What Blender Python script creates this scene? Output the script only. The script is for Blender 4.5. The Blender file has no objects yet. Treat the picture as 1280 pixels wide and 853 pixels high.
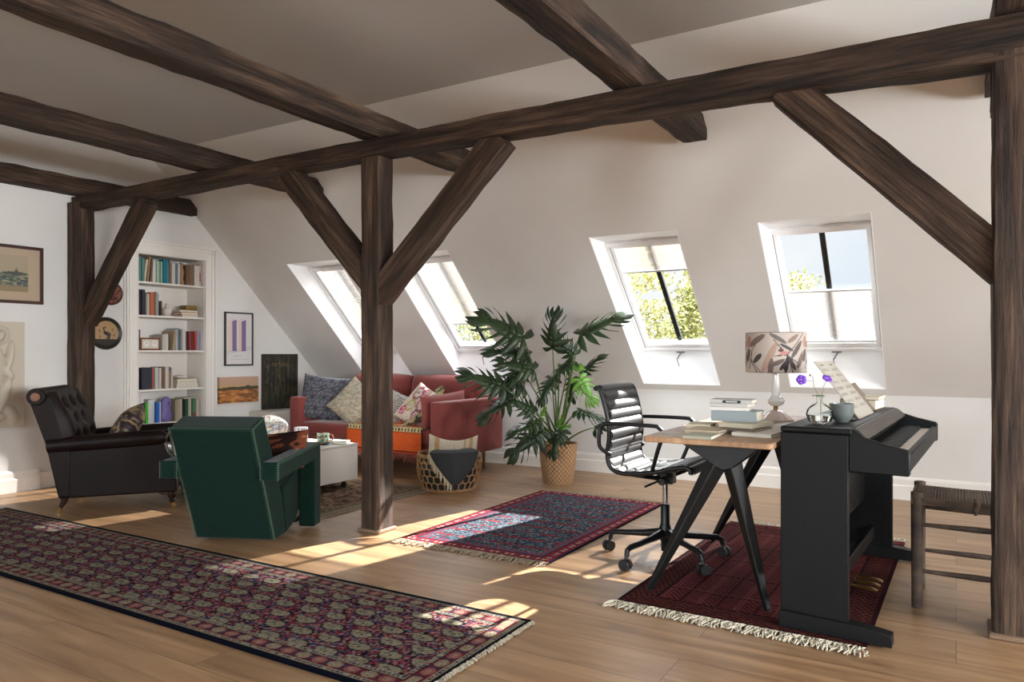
import bpy, bmesh, math, random
import numpy as np
from mathutils import Vector, Matrix, noise
R = math.radians; PI = math.pi
rnd = random.Random(7)
scn = bpy.context.scene
COL = scn.collection

# ---------------------------------------------------------------- camera, sky, sun, exposure
cam_d = bpy.data.cameras.new('camera'); cam = bpy.data.objects.new('camera', cam_d); COL.objects.link(cam)
cam_d.sensor_width = 36.0; cam_d.lens = 924 / 1280 * 36.0; cam_d.shift_y = 14.5 / 1280
cam_d.clip_start = .05; cam_d.clip_end = 300
cam.location = (0, 0, 1.1); cam.rotation_euler = (R(90), 0, R(31))
scn.camera = cam
scn.view_settings.view_transform = 'Standard'; scn.view_settings.look = 'None'
scn.view_settings.gamma = 1; scn.view_settings.use_curve_mapping = False
scn.view_settings.exposure = 0.4
SUN_A, SUN_B = .50, 1.57            # floor shift of a shadow per unit of height: -X and -Y
SUN_STRENGTH = 26.0
WORLD_STRENGTH = .80
FILL_BACK = 110.0
FILL_GABLE = 270.0
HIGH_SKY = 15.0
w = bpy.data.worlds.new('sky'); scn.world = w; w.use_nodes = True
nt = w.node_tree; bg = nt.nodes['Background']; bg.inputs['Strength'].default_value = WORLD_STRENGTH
tc = nt.nodes.new('ShaderNodeTexCoord'); ns = nt.nodes.new('ShaderNodeTexNoise'); cr = nt.nodes.new('ShaderNodeValToRGB')
ns.inputs['Scale'].default_value = 2.6; ns.inputs['Detail'].default_value = 5
mpw = nt.nodes.new('ShaderNodeMapping'); mpw.inputs['Scale'].default_value = (1, 1, 2.5)
nt.links.new(tc.outputs['Generated'], mpw.inputs[0]); nt.links.new(mpw.outputs[0], ns.inputs['Vector'])
nt.links.new(ns.outputs['Fac'], cr.inputs['Fac'])
# sky strength boosted above the camera's view, added to fill the room
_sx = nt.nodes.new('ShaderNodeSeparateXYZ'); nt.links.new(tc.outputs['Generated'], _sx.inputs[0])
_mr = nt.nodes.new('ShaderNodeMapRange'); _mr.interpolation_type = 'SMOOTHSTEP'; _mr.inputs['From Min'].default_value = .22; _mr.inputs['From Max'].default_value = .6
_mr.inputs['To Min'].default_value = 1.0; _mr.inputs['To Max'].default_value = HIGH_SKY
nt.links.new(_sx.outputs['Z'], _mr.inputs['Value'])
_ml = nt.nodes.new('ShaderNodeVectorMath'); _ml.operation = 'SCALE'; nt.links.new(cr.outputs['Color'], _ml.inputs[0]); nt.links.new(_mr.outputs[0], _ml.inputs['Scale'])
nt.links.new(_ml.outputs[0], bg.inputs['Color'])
cr.color_ramp.elements[0].position = .35; cr.color_ramp.elements[0].color = (.76, .84, .93, 1)
cr.color_ramp.elements[1].position = .62; cr.color_ramp.elements[1].color = (.93, .95, .97, 1)
sun_d = bpy.data.lights.new('sun', 'SUN'); sun = bpy.data.objects.new('sun', sun_d); COL.objects.link(sun)
sun_d.energy = SUN_STRENGTH; sun_d.angle = R(.6); sun_d.color = (1.0, .96, .92)
sun.rotation_euler = Vector((-SUN_A, -SUN_B, -1)).to_track_quat('-Z', 'Y').to_euler()
scn.cycles.max_bounces = 10; scn.cycles.diffuse_bounces = 6; scn.cycles.transparent_max_bounces = 16
scn.cycles.use_denoising = True; scn.cycles.caustics_refractive = False; scn.cycles.caustics_reflective = False
scn.cycles.sample_clamp_indirect = 6

# ---------------------------------------------------------------- helpers
def lin(c):
    if isinstance(c, str): c = tuple(int(c[i:i+2], 16) for i in (1, 3, 5))
    return tuple((x/255/12.92 if x/255 <= .04045 else ((x/255+.055)/1.055)**2.4) for x in c[:3])
def linarr(a):
    a = np.clip(np.asarray(a, float), 0, 255)/255
    return np.where(a <= .04045, a/12.92, ((a+.055)/1.055)**2.4)
MATS = {}
def mat(name, color, rough=.6, metal=0.0, var=None, bump=None, spec=.5, scale=(1, 1, 1), attr=False, sheen=0, trans=0, ior=1.45, coat=0):
    """procedural principled material; var=(noise scale, second colour, low, high); bump=(scale, strength, distance)"""
    if name in MATS: return MATS[name]
    m = bpy.data.materials.new(name); m.use_nodes = True; t = m.node_tree; b = t.nodes['Principled BSDF']
    L = t.links.new
    c = lin(color)
    b.inputs['Base Color'].default_value = (*c, 1); b.inputs['Roughness'].default_value = rough
    b.inputs['Metallic'].default_value = metal; b.inputs['Specular IOR Level'].default_value = spec
    b.inputs['IOR'].default_value = ior
    if sheen: b.inputs['Sheen Weight'].default_value = sheen; b.inputs['Sheen Roughness'].default_value = .4
    if trans: b.inputs['Transmission Weight'].default_value = trans
    if coat: b.inputs['Coat Weight'].default_value = coat
    tc = t.nodes.new('ShaderNodeTexCoord'); mp = t.nodes.new('ShaderNodeMapping'); mp.inputs['Scale'].default_value = scale
    L(tc.outputs['Object'], mp.inputs[0])
    src = None
    if attr:
        at = t.nodes.new('ShaderNodeAttribute'); at.attribute_name = 'Col'; src = at.outputs['Color']
    if var:
        n = t.nodes.new('ShaderNodeTexNoise'); n.inputs['Scale'].default_value = var[0]; n.inputs['Detail'].default_value = 6
        n.inputs['Roughness'].default_value = .6
        L(mp.outputs[0], n.inputs['Vector'])
        r = t.nodes.new('ShaderNodeMapRange'); r.inputs['From Min'].default_value = var[2]; r.inputs['From Max'].default_value = var[3]
        L(n.outputs['Fac'], r.inputs['Value'])
        mx = t.nodes.new('ShaderNodeMix'); mx.data_type = 'RGBA'
        L(r.outputs[0], mx.inputs['Factor'])
        if src: 
            mx.blend_type = 'MULTIPLY'; L(src, mx.inputs['A']); mx.inputs['B'].default_value = (*lin(var[1]), 1)
        else:
            mx.inputs['A'].default_value = (*c, 1); mx.inputs['B'].default_value = (*lin(var[1]), 1)
        src = mx.outputs['Result']
    if src: L(src, b.inputs['Base Color'])
    if bump:
        n = t.nodes.new('ShaderNodeTexNoise'); n.inputs['Scale'].default_value = bump[0]; n.inputs['Detail'].default_value = 5
        L(mp.outputs[0], n.inputs['Vector'])
        bp = t.nodes.new('ShaderNodeBump'); bp.inputs['Strength'].default_value = bump[1]; bp.inputs['Distance'].default_value = bump[2]
        L(n.outputs['Fac'], bp.inputs['Height']); L(bp.outputs[0], b.inputs['Normal'])
    MATS[name] = m
    return m
def tag(o, label=None, cat=None, group=None, kind=None):
    if label: o['label'] = label
    if cat: o['category'] = cat
    if group: o['group'] = group
    if kind: o['kind'] = kind
    return o
def thing(name, label, cat, loc=(0, 0, 0), rz=0, group=None):
    o = bpy.data.objects.new(name, None); COL.objects.link(o); o.empty_display_size = .05
    o.location = loc; o.rotation_euler = (0, 0, rz)
    return tag(o, label, cat, group)
class MB:
    def __init__(s): s.v = []; s.f = []; s.m = []; s.c = []
    def add(s, vs, fs, m=0, col=None):
        b = len(s.v); s.v += [tuple(v) for v in vs]
        s.f += [tuple(b+i for i in f) for f in fs]; s.m += [m]*len(fs)
        s.c += [col or (1, 1, 1)]*len(vs)
        return s
    def box(s, x0, x1, y0, y1, z0, z1, m=0, col=None, M=None):
        vs = [(x, y, z) for z in (z0, z1) for y in (y0, y1) for x in (x0, x1)]
        if M is not None: vs = [M @ Vector(v) for v in vs]
        return s.add(vs, [(0, 2, 3, 1), (4, 5, 7, 6), (0, 1, 5, 4), (2, 6, 7, 3), (0, 4, 6, 2), (1, 3, 7, 5)], m, col)
    def tube(s, pts, r, n=8, m=0, closed=False, col=None, flat=1.0):
        pts = [Vector(p) for p in pts]; N = len(pts)
        rr = r if isinstance(r, (list, tuple)) else [r]*N
        vs = []; up = None
        for i, p in enumerate(pts):
            a = pts[(i-1) % N] if (closed or i > 0) else p
            b = pts[(i+1) % N] if (closed or i < N-1) else p
            t = (b-a); t = t.normalized() if t.length > 1e-9 else Vector((0, 0, 1))
            if up is None: up = Vector((0, 0, 1)) if abs(t.z) < .9 else Vector((0, 1, 0))
            x = t.cross(up)
            if x.length < 1e-6: x = t.cross(Vector((1, .3, 0)))
            x.normalize(); y = x.cross(t).normalized(); up = y
            for k in range(n):
                a_ = 2*PI*k/n
                vs.append(p + x*math.cos(a_)*rr[i] + y*math.sin(a_)*rr[i]*flat)
        fs = []
        for i in range(N if closed else N-1):
            j = (i+1) % N
            for k in range(n):
                fs.append((i*n+k, i*n+(k+1) % n, j*n+(k+1) % n, j*n+k))
        if not closed:
            fs.append(tuple(reversed(range(n)))); fs.append(tuple((N-1)*n+k for k in range(n)))
        return s.add(vs, fs, m, col)
    def lathe(s, prof, c=(0, 0, 0), n=24, m=0, col=None, M=None, sq=None):
        vs = []; fs = []; c = Vector(c)
        for r, z in prof:
            for k in range(n):
                a = 2*PI*k/n
                rr = r
                v = Vector((rr*math.cos(a), rr*math.sin(a), z))
                if M is not None: v = M @ v
                vs.append(v+c)
        for i in range(len(prof)-1):
            for k in range(n):
                fs.append((i*n+k, i*n+(k+1) % n, (i+1)*n+(k+1) % n, (i+1)*n+k))
        if prof[0][0] > 1e-4: fs.append(tuple(reversed(range(n))))
        if prof[-1][0] > 1e-4: fs.append(tuple((len(prof)-1)*n+k for k in range(n)))
        return s.add(vs, fs, m, col)
    def prism(s, poly, a0, a1, axis='x', m=0, col=None):
        """poly in the two other axes (y,z) for x, (x,z) for y, (x,y) for z"""
        n = len(poly)
        def P(p, a): return (a, p[0], p[1]) if axis == 'x' else ((p[0], a, p[1]) if axis == 'y' else (p[0], p[1], a))
        vs = [P(p, a0) for p in poly] + [P(p, a1) for p in poly]
        fs = [tuple(range(n)), tuple(reversed(range(n, 2*n)))] + [(i, n+i, n+(i+1) % n, (i+1) % n) for i in range(n)]
        return s.add(vs, fs, m, col)
    def grid(s, fn, nu, nv, m=0, closeu=False, closev=False, colfn=None):
        vs = [Vector(fn(i/(nu if closeu else nu-1), j/(nv if closev else nv-1))) for i in range(nu) for j in range(nv)]
        fs = []
        for i in range(nu if closeu else nu-1):
            for j in range(nv if closev else nv-1):
                i2 = (i+1) % nu; j2 = (j+1) % nv
                fs.append((i*nv+j, i2*nv+j, i2*nv+j2, i*nv+j2))
        b = len(s.v); s.add(vs, fs, m)
        return s
    def build(s, name, mats, parent=None, bevel=0, seg=2, sub=0, smooth=True, loc=None, rot=None, label=None, solid=0, angle=40, merge=False, cols=None):
        me = bpy.data.meshes.new(name); me.from_pydata(s.v, [], s.f)
        if not isinstance(mats, (list, tuple)): mats = [mats]
        for m_ in mats: me.materials.append(m_)
        me.polygons.foreach_set('material_index', s.m)
        if merge:
            bm = bmesh.new(); bm.from_mesh(me); bmesh.ops.remove_doubles(bm, verts=bm.verts, dist=1e-5); bm.to_mesh(me); bm.free()
        if cols is not None or any(c != (1, 1, 1) for c in s.c):
            a = me.color_attributes.new('Col', 'FLOAT_COLOR', 'POINT')
            arr = np.ones((len(s.v), 4), np.float32)
            arr[:, :3] = cols if cols is not None else np.array([lin(c) if isinstance(c, str) else c for c in s.c])
            a.data.foreach_set('color', arr.ravel())
        bm = bmesh.new(); bm.from_mesh(me); bmesh.ops.recalc_face_normals(bm, faces=bm.faces); bm.to_mesh(me); bm.free()
        if smooth: me.polygons.foreach_set('use_smooth', [True]*len(me.polygons))
        me.update()
        o = bpy.data.objects.new(name, me); COL.objects.link(o)
        if parent is not None: o.parent = parent
        if loc is not None: o.location = loc
        if rot is not None: o.rotation_euler = rot
        if solid:
            md = o.modifiers.new('s', 'SOLIDIFY'); md.thickness = solid; md.offset = 0
        if bevel:
            md = o.modifiers.new('b', 'BEVEL'); md.width = bevel; md.segments = seg; md.limit_method = 'ANGLE'; md.angle_limit = R(40)
        if sub:
            md = o.modifiers.new('u', 'SUBSURF'); md.levels = sub; md.render_levels = sub
        if smooth and not sub:
            try:
                me.set_sharp_from_angle(angle=R(angle))
            except Exception: pass
        if label: o['label'] = label
        return o
def rbox(x0, x1, y0, y1, z0, z1, r=.02, seg=3, puff=0, div=0, nz=0, seed=0):
    """rounded soft box as MB"""
    bm = bmesh.new(); bmesh.ops.create_cube(bm, size=1)
    for v in bm.verts:
        v.co = Vector((x0+(v.co.x+.5)*(x1-x0), y0+(v.co.y+.5)*(y1-y0), z0+(v.co.z+.5)*(z1-z0)))
    if div: bmesh.ops.subdivide_edges(bm, edges=bm.edges, cuts=div, use_grid_fill=True)
    edges = [e for e in bm.edges if len(e.link_faces) == 2 and e.calc_face_angle(0) > .5]
    bmesh.ops.bevel(bm, geom=edges, offset=r, segments=seg, profile=.5, affect='EDGES')
    c = Vector(((x0+x1)/2, (y0+y1)/2, (z0+z1)/2)); h = Vector(((x1-x0)/2, (y1-y0)/2, (z1-z0)/2))
    out = MB(); vs = []
    for v in bm.verts:
        p = v.co.copy()
        if puff:
            q = [(p[i]-c[i])/h[i] for i in range(3)]
            for i in range(3):
                j, k = (i+1) % 3, (i+2) % 3
                p[i] += q[i]*puff*max(0, 1-q[j]**2)*max(0, 1-q[k]**2)*(1 if h[i] <= min(h)*1.5 else .5)
        if nz: p += Vector(noise.noise_vector(p*6+Vector((seed, 0, 0))))*nz
        vs.append(p)
    bm.verts.index_update()
    out.add(vs, [[v.index for v in f.verts] for f in bm.faces])
    bm.free(); return out
def pillow(name, W, H, T, m, loc, rot, parent=None, colfn=None, n=28, pinch=.06, seed=0, sag=0):
    """pillow centred at the origin standing in XZ, thickness along Y; colfn(x,y) arrays 0..1 -> rgb 0..255"""
    mb = MB(); cols = []
    for side in (-1, 1):
        vs = []; fs = []
        for i in range(n+1):
            for j in range(n+1):
                a = -1+2*i/n; b = -1+2*j/n
                prof = (max(0, 1-abs(a)**2.6)*max(0, 1-abs(b)**2.6))**.55
                x = a*W/2*(1-pinch*(1-b*b)); z = b*H/2*(1-pinch*(1-a*a))
                wr = noise.noise(Vector((x*7+seed, z*7, side*3)))*.012*prof
                z -= sag*(1-a*a)*(b*.5+.5)
                vs.append((x, side*(T/2*prof+wr), z)); cols.append((i/n, j/n))
        for i in range(n):
            for j in range(n):
                fs.append((i*(n+1)+j, (i+1)*(n+1)+j, (i+1)*(n+1)+j+1, i*(n+1)+j+1))
        mb.add(vs, fs)
    ca = None
    if colfn:
        c = np.array(cols); ca = linarr(colfn(c[:, 0], c[:, 1]))
        a = mb.build(name, m, parent, loc=loc, rot=rot, cols=ca, angle=75)
    else: a = mb.build(name, m, parent, loc=loc, rot=rot, angle=75)
    return a
def ell(u, v, cx, cy, a, b, ang=0):
    c, s = math.cos(ang), math.sin(ang); x = (u-cx)*c+(v-cy)*s; y = -(u-cx)*s+(v-cy)*c
    return (x/a)**2+(y/b)**2 < 1
def seg(u, v, x0, y0, x1, y1, w_):
    dx, dy = x1-x0, y1-y0; L2 = dx*dx+dy*dy+1e-12
    t = np.clip(((u-x0)*dx+(v-y0)*dy)/L2, 0, 1)
    return (u-x0-t*dx)**2+(v-y0-t*dy)**2 < w_*w_
def hsh(a, b, k=0):
    x = np.sin(a*127.1+b*311.7+k*74.7)*43758.5453
    return x-np.floor(x)
def vnoise(u, v, k=0):
    i, j = np.floor(u), np.floor(v); f, g = u-i, v-j; f = f*f*(3-2*f); g = g*g*(3-2*g)
    return (hsh(i, j, k)*(1-f)+hsh(i+1, j, k)*f)*(1-g)+(hsh(i, j+1, k)*(1-f)+hsh(i+1, j+1, k)*f)*g
def put(c, mask, col, a=1.0):
    c[mask] = c[mask]*(1-a)+np.array(col, float)*a
def colgrid(name, W, H, nx, ny, colfn, m, parent=None, loc=(0, 0, 0), rot=(0, 0, 0), zfn=None, thick=0.0, label=None):
    """sheet in local XY (0..W, 0..H) with per-point colours; thick>0 makes a slab whose edge drops to z=0"""
    ix = np.linspace(0, 1, nx); iy = np.linspace(0, 1, ny); U, Vv = np.meshgrid(ix, iy, indexing='ij'); U = U.ravel(); Vv = Vv.ravel()
    z = np.full(U.shape, thick) if zfn is None else zfn(U, Vv)+thick
    vs = [(u*W, v*H, zz) for u, v, zz in zip(U, Vv, z)]
    fs = [(i*ny+j, (i+1)*ny+j, (i+1)*ny+j+1, i*ny+j+1) for i in range(nx-1) for j in range(ny-1)]
    cols = linarr(colfn(U*W, Vv*H))
    mb = MB(); mb.add(vs, fs)
    if thick:
        ring = [i*ny for i in range(nx)] + [(nx-1)*ny+j for j in range(1, ny)] + [i*ny+ny-1 for i in range(nx-2, -1, -1)] + [j for j in range(ny-2, 0, -1)]
        b = len(vs); rv = [(vs[i][0], vs[i][1], 0) for i in ring]; n = len(ring)
        mb.v += rv; mb.c += [(1, 1, 1)]*n
        mb.f += [(ring[i], ring[(i+1) % n], b+(i+1) % n, b+i) for i in range(n)]; mb.m += [0]*n
        mb.f.append(tuple(b+i for i in range(n))); mb.m.append(0)
        cols = np.vstack([cols, cols[ring]*.7])
    return mb.build(name, m, parent, loc=loc, rot=rot, cols=cols, label=label, angle=60)
def copy_tree(o, parent=None):
    c = o.copy(); COL.objects.link(c)
    if parent is not None: c.parent = parent
    for ch in list(o.children): copy_tree(ch, c)
    return c
def struct(mb, name, m, parent=None, **k):
    o = mb.build(name, m, parent, **k)
    if parent is None: o['kind'] = 'structure'
    return o

# ---------------------------------------------------------------- shared materials
M_wall = mat('white_plaster', (221, 219, 216), .85, var=(1.5, (215, 213, 209), .3, .7), bump=(60, .08, .002))
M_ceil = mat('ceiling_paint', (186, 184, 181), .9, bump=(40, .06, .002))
M_trim = mat('white_trim_paint', (230, 226, 220), .45)
M_lining = mat('white_window_lining', (240, 240, 240), .4)
M_dark = mat('dark_aluminium', (48, 50, 50), .45, .3)
def wood_mat(name, c1, c2, c3, sx=1.2, sy=16, rough=.75, crack=True):
    m = bpy.data.materials.new(name); m.use_nodes = True; t = m.node_tree; L = t.links.new; b = t.nodes['Principled BSDF']
    tc = t.nodes.new('ShaderNodeTexCoord'); mp = t.nodes.new('ShaderNodeMapping'); mp.inputs['Scale'].default_value = (sx, sy, sy)
    oi = t.nodes.new('ShaderNodeObjectInfo')
    ad = t.nodes.new('ShaderNodeVectorMath'); ad.operation = 'ADD'
    ms = t.nodes.new('ShaderNodeMath'); ms.operation = 'MULTIPLY'; ms.inputs[1].default_value = 37; L(oi.outputs['Random'], ms.inputs[0])
    L(tc.outputs['Object'], mp.inputs[0]); L(mp.outputs[0], ad.inputs[0]); L(ms.outputs[0], ad.inputs[1])
    n = t.nodes.new('ShaderNodeTexNoise'); n.inputs['Scale'].default_value = 1.0; n.inputs['Detail'].default_value = 8; n.inputs['Roughness'].default_value = .65
    L(ad.outputs[0], n.inputs['Vector'])
    r = t.nodes.new('ShaderNodeValToRGB'); r.color_ramp.elements[0].position = .3; r.color_ramp.elements[0].color = (*lin(c1), 1)
    r.color_ramp.elements[1].position = .72; r.color_ramp.elements[1].color = (*lin(c3), 1); e = r.color_ramp.elements.new(.5); e.color = (*lin(c2), 1)
    L(n.outputs['Fac'], r.inputs['Fac'])
    src = r.outputs['Color']
    n2 = t.nodes.new('ShaderNodeTexNoise'); n2.inputs['Scale'].default_value = .9 if crack else 2; n2.inputs['Detail'].default_value = 3
    mp2 = t.nodes.new('ShaderNodeMapping'); mp2.inputs['Scale'].default_value = (1.6, 5, 5); L(tc.outputs['Object'], mp2.inputs[0]); L(mp2.outputs[0], n2.inputs['Vector'])
    mr = t.nodes.new('ShaderNodeMapRange'); mr.inputs['From Min'].default_value = .35; mr.inputs['From Max'].default_value = .65; mr.inputs['To Min'].default_value = .65; mr.inputs['To Max'].default_value = 1.2
    L(n2.outputs['Fac'], mr.inputs['Value'])
    mx = t.nodes.new('ShaderNodeMix'); mx.data_type = 'RGBA'; mx.blend_type = 'MULTIPLY'; mx.inputs['Factor'].default_value = 1
    L(src, mx.inputs['A']); L(mr.outputs[0], mx.inputs['B']); src = mx.outputs['Result']
    n3 = t.nodes.new('ShaderNodeTexNoise'); n3.inputs['Scale'].default_value = 1.0; n3.inputs['Detail'].default_value = 6; n3.inputs['Roughness'].default_value = .7
    mp3 = t.nodes.new('ShaderNodeMapping'); mp3.inputs['Scale'].default_value = (sx*2.2, sy*3.6, sy*3.6); L(tc.outputs['Object'], mp3.inputs[0]); L(mp3.outputs[0], n3.inputs['Vector'])
    mr3 = t.nodes.new('ShaderNodeMapRange'); mr3.inputs['From Min'].default_value = .36; mr3.inputs['From Max'].default_value = .6; mr3.inputs['To Min'].default_value = .35 if crack else .8; mr3.inputs['To Max'].default_value = 1.25 if crack else 1.05
    L(n3.outputs['Fac'], mr3.inputs['Value'])
    mx3 = t.nodes.new('ShaderNodeMix'); mx3.data_type = 'RGBA'; mx3.blend_type = 'MULTIPLY'; mx3.inputs['Factor'].default_value = 1
    L(src, mx3.inputs['A']); L(mr3.outputs[0], mx3.inputs['B']); src = mx3.outputs['Result']
    L(src, b.inputs['Base Color']); b.inputs['Roughness'].default_value = rough; b.inputs['Specular IOR Level'].default_value = .3
    bp = t.nodes.new('ShaderNodeBump'); bp.inputs['Strength'].default_value = .6 if crack else .15; bp.inputs['Distance'].default_value = .006 if crack else .001
    L(mr3.outputs[0], bp.inputs['Height']); L(bp.outputs[0], b.inputs['Normal'])
    MATS[name] = m; return m
M_beam = wood_mat('old_beam_wood', (26, 19, 15), (64, 48, 38), (100, 80, 64))
M_black = mat('black_satin', (14, 14, 14), .4, spec=.35)
M_brass = mat('brass', (140, 104, 58), .3, 1.0)
M_chrome = mat('chrome', (190, 190, 190), .18, 1.0)
M_paper = mat('book_pages', (222, 214, 196), .85, var=(80, (200, 190, 170), .3, .7), scale=(1, 1, 8))

# ---------------------------------------------------------------- room shell
YW, KZ, CZ = 6.25, .775, 2.92          # window wall, knee-wall height, ceiling height
XL, XR = -6.36, 4.6
YC = YW-(CZ-KZ)                        # where slope meets ceiling
YB = 2.11-YW                           # knee wall of the opposite side
def plank_floor():
    m = bpy.data.materials.new('oak_floorboards'); m.use_nodes = True; t = m.node_tree; L = t.links.new; b = t.nodes['Principled BSDF']
    tc = t.nodes.new('ShaderNodeTexCoord')
    br = t.nodes.new('ShaderNodeTexBrick'); br.offset = .37; br.inputs['Scale'].default_value = 1
    br.inputs['Brick Width'].default_value = 2.3; br.inputs['Row Height'].default_value = .235; br.inputs['Mortar Size'].default_value = .0014
    br.inputs['Mortar Smooth'].default_value = .2; br.inputs['Bias'].default_value = 0
    br.inputs['Color1'].default_value = (0, 0, 0, 1); br.inputs['Color2'].default_value = (1, 1, 1, 1); br.inputs['Mortar'].default_value = (.5, .5, .5, 1)
    L(tc.outputs['Object'], br.inputs['Vector'])
    bw = t.nodes.new('ShaderNodeRGBToBW'); L(br.outputs['Color'], bw.inputs[0])
    ml = t.nodes.new('ShaderNodeMath'); ml.operation = 'MULTIPLY'; ml.inputs[1].default_value = 13.7; L(bw.outputs[0], ml.inputs[0])
    mp = t.nodes.new('ShaderNodeMapping'); mp.inputs['Scale'].default_value = (1.1, 11, 1); L(tc.outputs['Object'], mp.inputs[0])
    ad = t.nodes.new('ShaderNodeVectorMath'); ad.operation = 'ADD'; L(mp.outputs[0], ad.inputs[0]); L(ml.outputs[0], ad.inputs[1])
    n = t.nodes.new('ShaderNodeTexNoise'); n.inputs['Scale'].default_value = 1.3; n.inputs['Detail'].default_value = 7; n.inputs['Distortion'].default_value = .8
    L(ad.outputs[0], n.inputs['Vector'])
    r = t.nodes.new('ShaderNodeValToRGB'); r.color_ramp.elements[0].position = .28; r.color_ramp.elements[0].color = (*lin((122, 92, 65)), 1)
    r.color_ramp.elements[1].position = .7; r.color_ramp.elements[1].color = (*lin((168, 134, 100)), 1)
    L(n.outputs['Fac'], r.inputs['Fac'])
    # slow tint per plank
    mr = t.nodes.new('ShaderNodeMapRange'); mr.inputs['To Min'].default_value = .86; mr.inputs['To Max'].default_value = 1.1; L(bw.outputs[0], mr.inputs['Value'])
    mx = t.nodes.new('ShaderNodeMix'); mx.data_type = 'RGBA'; mx.blend_type = 'MULTIPLY'; mx.inputs['Factor'].default_value = 1
    L(r.outputs['Color'], mx.inputs['A']); L(mr.outputs[0], mx.inputs['B'])
    m2 = t.nodes.new('ShaderNodeMix'); m2.data_type = 'RGBA'; L(br.outputs['Fac'], m2.inputs['Factor']); L(mx.outputs['Result'], m2.inputs['A'])
    m2.inputs['B'].default_value = (*lin((85, 60, 42)), 1)
    L(m2.outputs['Result'], b.inputs['Base Color'])
    b.inputs['Roughness'].default_value = .38; b.inputs['Specular IOR Level'].default_value = .45
    bp = t.nodes.new('ShaderNodeBump'); bp.inputs['Strength'].default_value = .12; bp.inputs['Distance'].default_value = .001
    L(n.outputs['Fac'], bp.inputs['Height']); L(bp.outputs[0], b.inputs['Normal'])
    return m
M_floor = plank_floor()
struct(MB().box(XL-.4, XR+.3, YB-.3, YW+.3, -.12, 0), 'floor', M_floor, smooth=False)
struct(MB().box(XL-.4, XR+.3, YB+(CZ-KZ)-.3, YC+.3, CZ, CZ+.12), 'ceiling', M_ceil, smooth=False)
# left gable wall with the bookcase recess
BY0, BY1, BZ0, BZ1 = 3.987, 4.694, .10, 2.01
g = MB()
TW = .12
g.prism([(YB-.3, 0), (YB-.3, KZ), (YB+(CZ-KZ), CZ+.02), (BY0, CZ+.02), (BY0, 0)], XL-TW, XL)
g.prism([(BY0, BZ1), (BY0, CZ+.02), (YC, CZ+.02), (BY1, 7.025-BY1+.02), (BY1, BZ1)], XL-TW, XL)
g.prism([(BY0, 0), (BY0, BZ0), (BY1, BZ0), (BY1, 0)], XL-TW, XL)
g.prism([(BY1, 0), (BY1, 7.045-BY1), (YW+.1, KZ), (YW+.1, 0)], XL-TW, XL)
struct(g, 'wall_left', M_wall, smooth=False)
GW = [(-1.5, -.3), (.5, 1.7), (2.5, 3.7)]; GZ0, GZ1 = .95, 2.05  # unseen gable windows, invented as openings for the fill from the right
g = MB(); g.prism([(YB-.3, 0), (YB-.3, KZ), (YB+(CZ-KZ), CZ+.02), (GW[0][0], CZ+.02), (GW[0][0], 0)], XR, XR+.12)
for (a, b) in GW: g.box(XR, XR+.12, a, b, 0, GZ0)
for (a, b) in ((-.3, .5), (1.7, 2.5)): g.box(XR, XR+.12, a, b, 0, CZ+.02)
for (a, b) in GW: g.box(XR, XR+.12, a, b, GZ1, CZ+.02)
g.prism([(3.7, 0), (3.7, CZ+.02), (YC, CZ+.02), (YW+.1, KZ), (YW+.1, 0)], XR, XR+.12)
struct(g, 'wall_right', M_wall, smooth=False)
struct(MB().box(XL, XR, YW, YW+.12, 0, KZ), 'wall_window_side', M_wall, smooth=False)
struct(MB().box(XL, XR, YB-.12, YB, 0, KZ), 'wall_back', M_wall, smooth=False)
OFF = .305
def slope(name, wins, flip):
    """45 degree roof slope with openings: inner skin at z = 7.025-Y, outer skin .305 higher, horizontal head and vertical sill linings"""
    F = (lambda p: (p[0], 2.11-p[1], p[2])) if flip else (lambda p: p)
    mb = MB()
    def q(pts): mb.add([F(p) for p in pts], [(0, 1, 2, 3)])
    for off, y0, y1 in ((0, YW, YC), (OFF, YW+OFF, YC)):
        def pt(x, z): return (x, 7.025+off-z, z)
        zb, zt = (KZ, CZ) if off == 0 else (.9, CZ+.12)
        wz0 = .825 if off == 0 else 1.13; wz1 = 1.966
        xs = XL-.2
        for (a, b) in wins:
            q([pt(xs, zb), pt(a, zb), pt(a, zt), pt(xs, zt)])
            q([pt(a, zb), pt(b, zb), pt(b, wz0), pt(a, wz0)])
            q([pt(a, wz1), pt(b, wz1), pt(b, zt), pt(a, zt)])
            xs = b
        q([pt(xs, zb), pt(XR+.1, zb), pt(XR+.1, zt), pt(xs, zt)])
    return struct(mb, name, M_wall, smooth=False)
WX = [(-5.616, -4.927), (-4.365, -3.676), (-2.373, -1.685), (-1.137, -.447)]
BW = [(-5.2, -4.1), (-3.2, -2.1), (-1.2, -.1), (.8, 1.9), (2.8, 3.9)]  # unseen opposite roof windows, added so fill can enter from behind
slope('wall_roof_slope', WX, False)
slope('wall_back_slope', BW, True)

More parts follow.
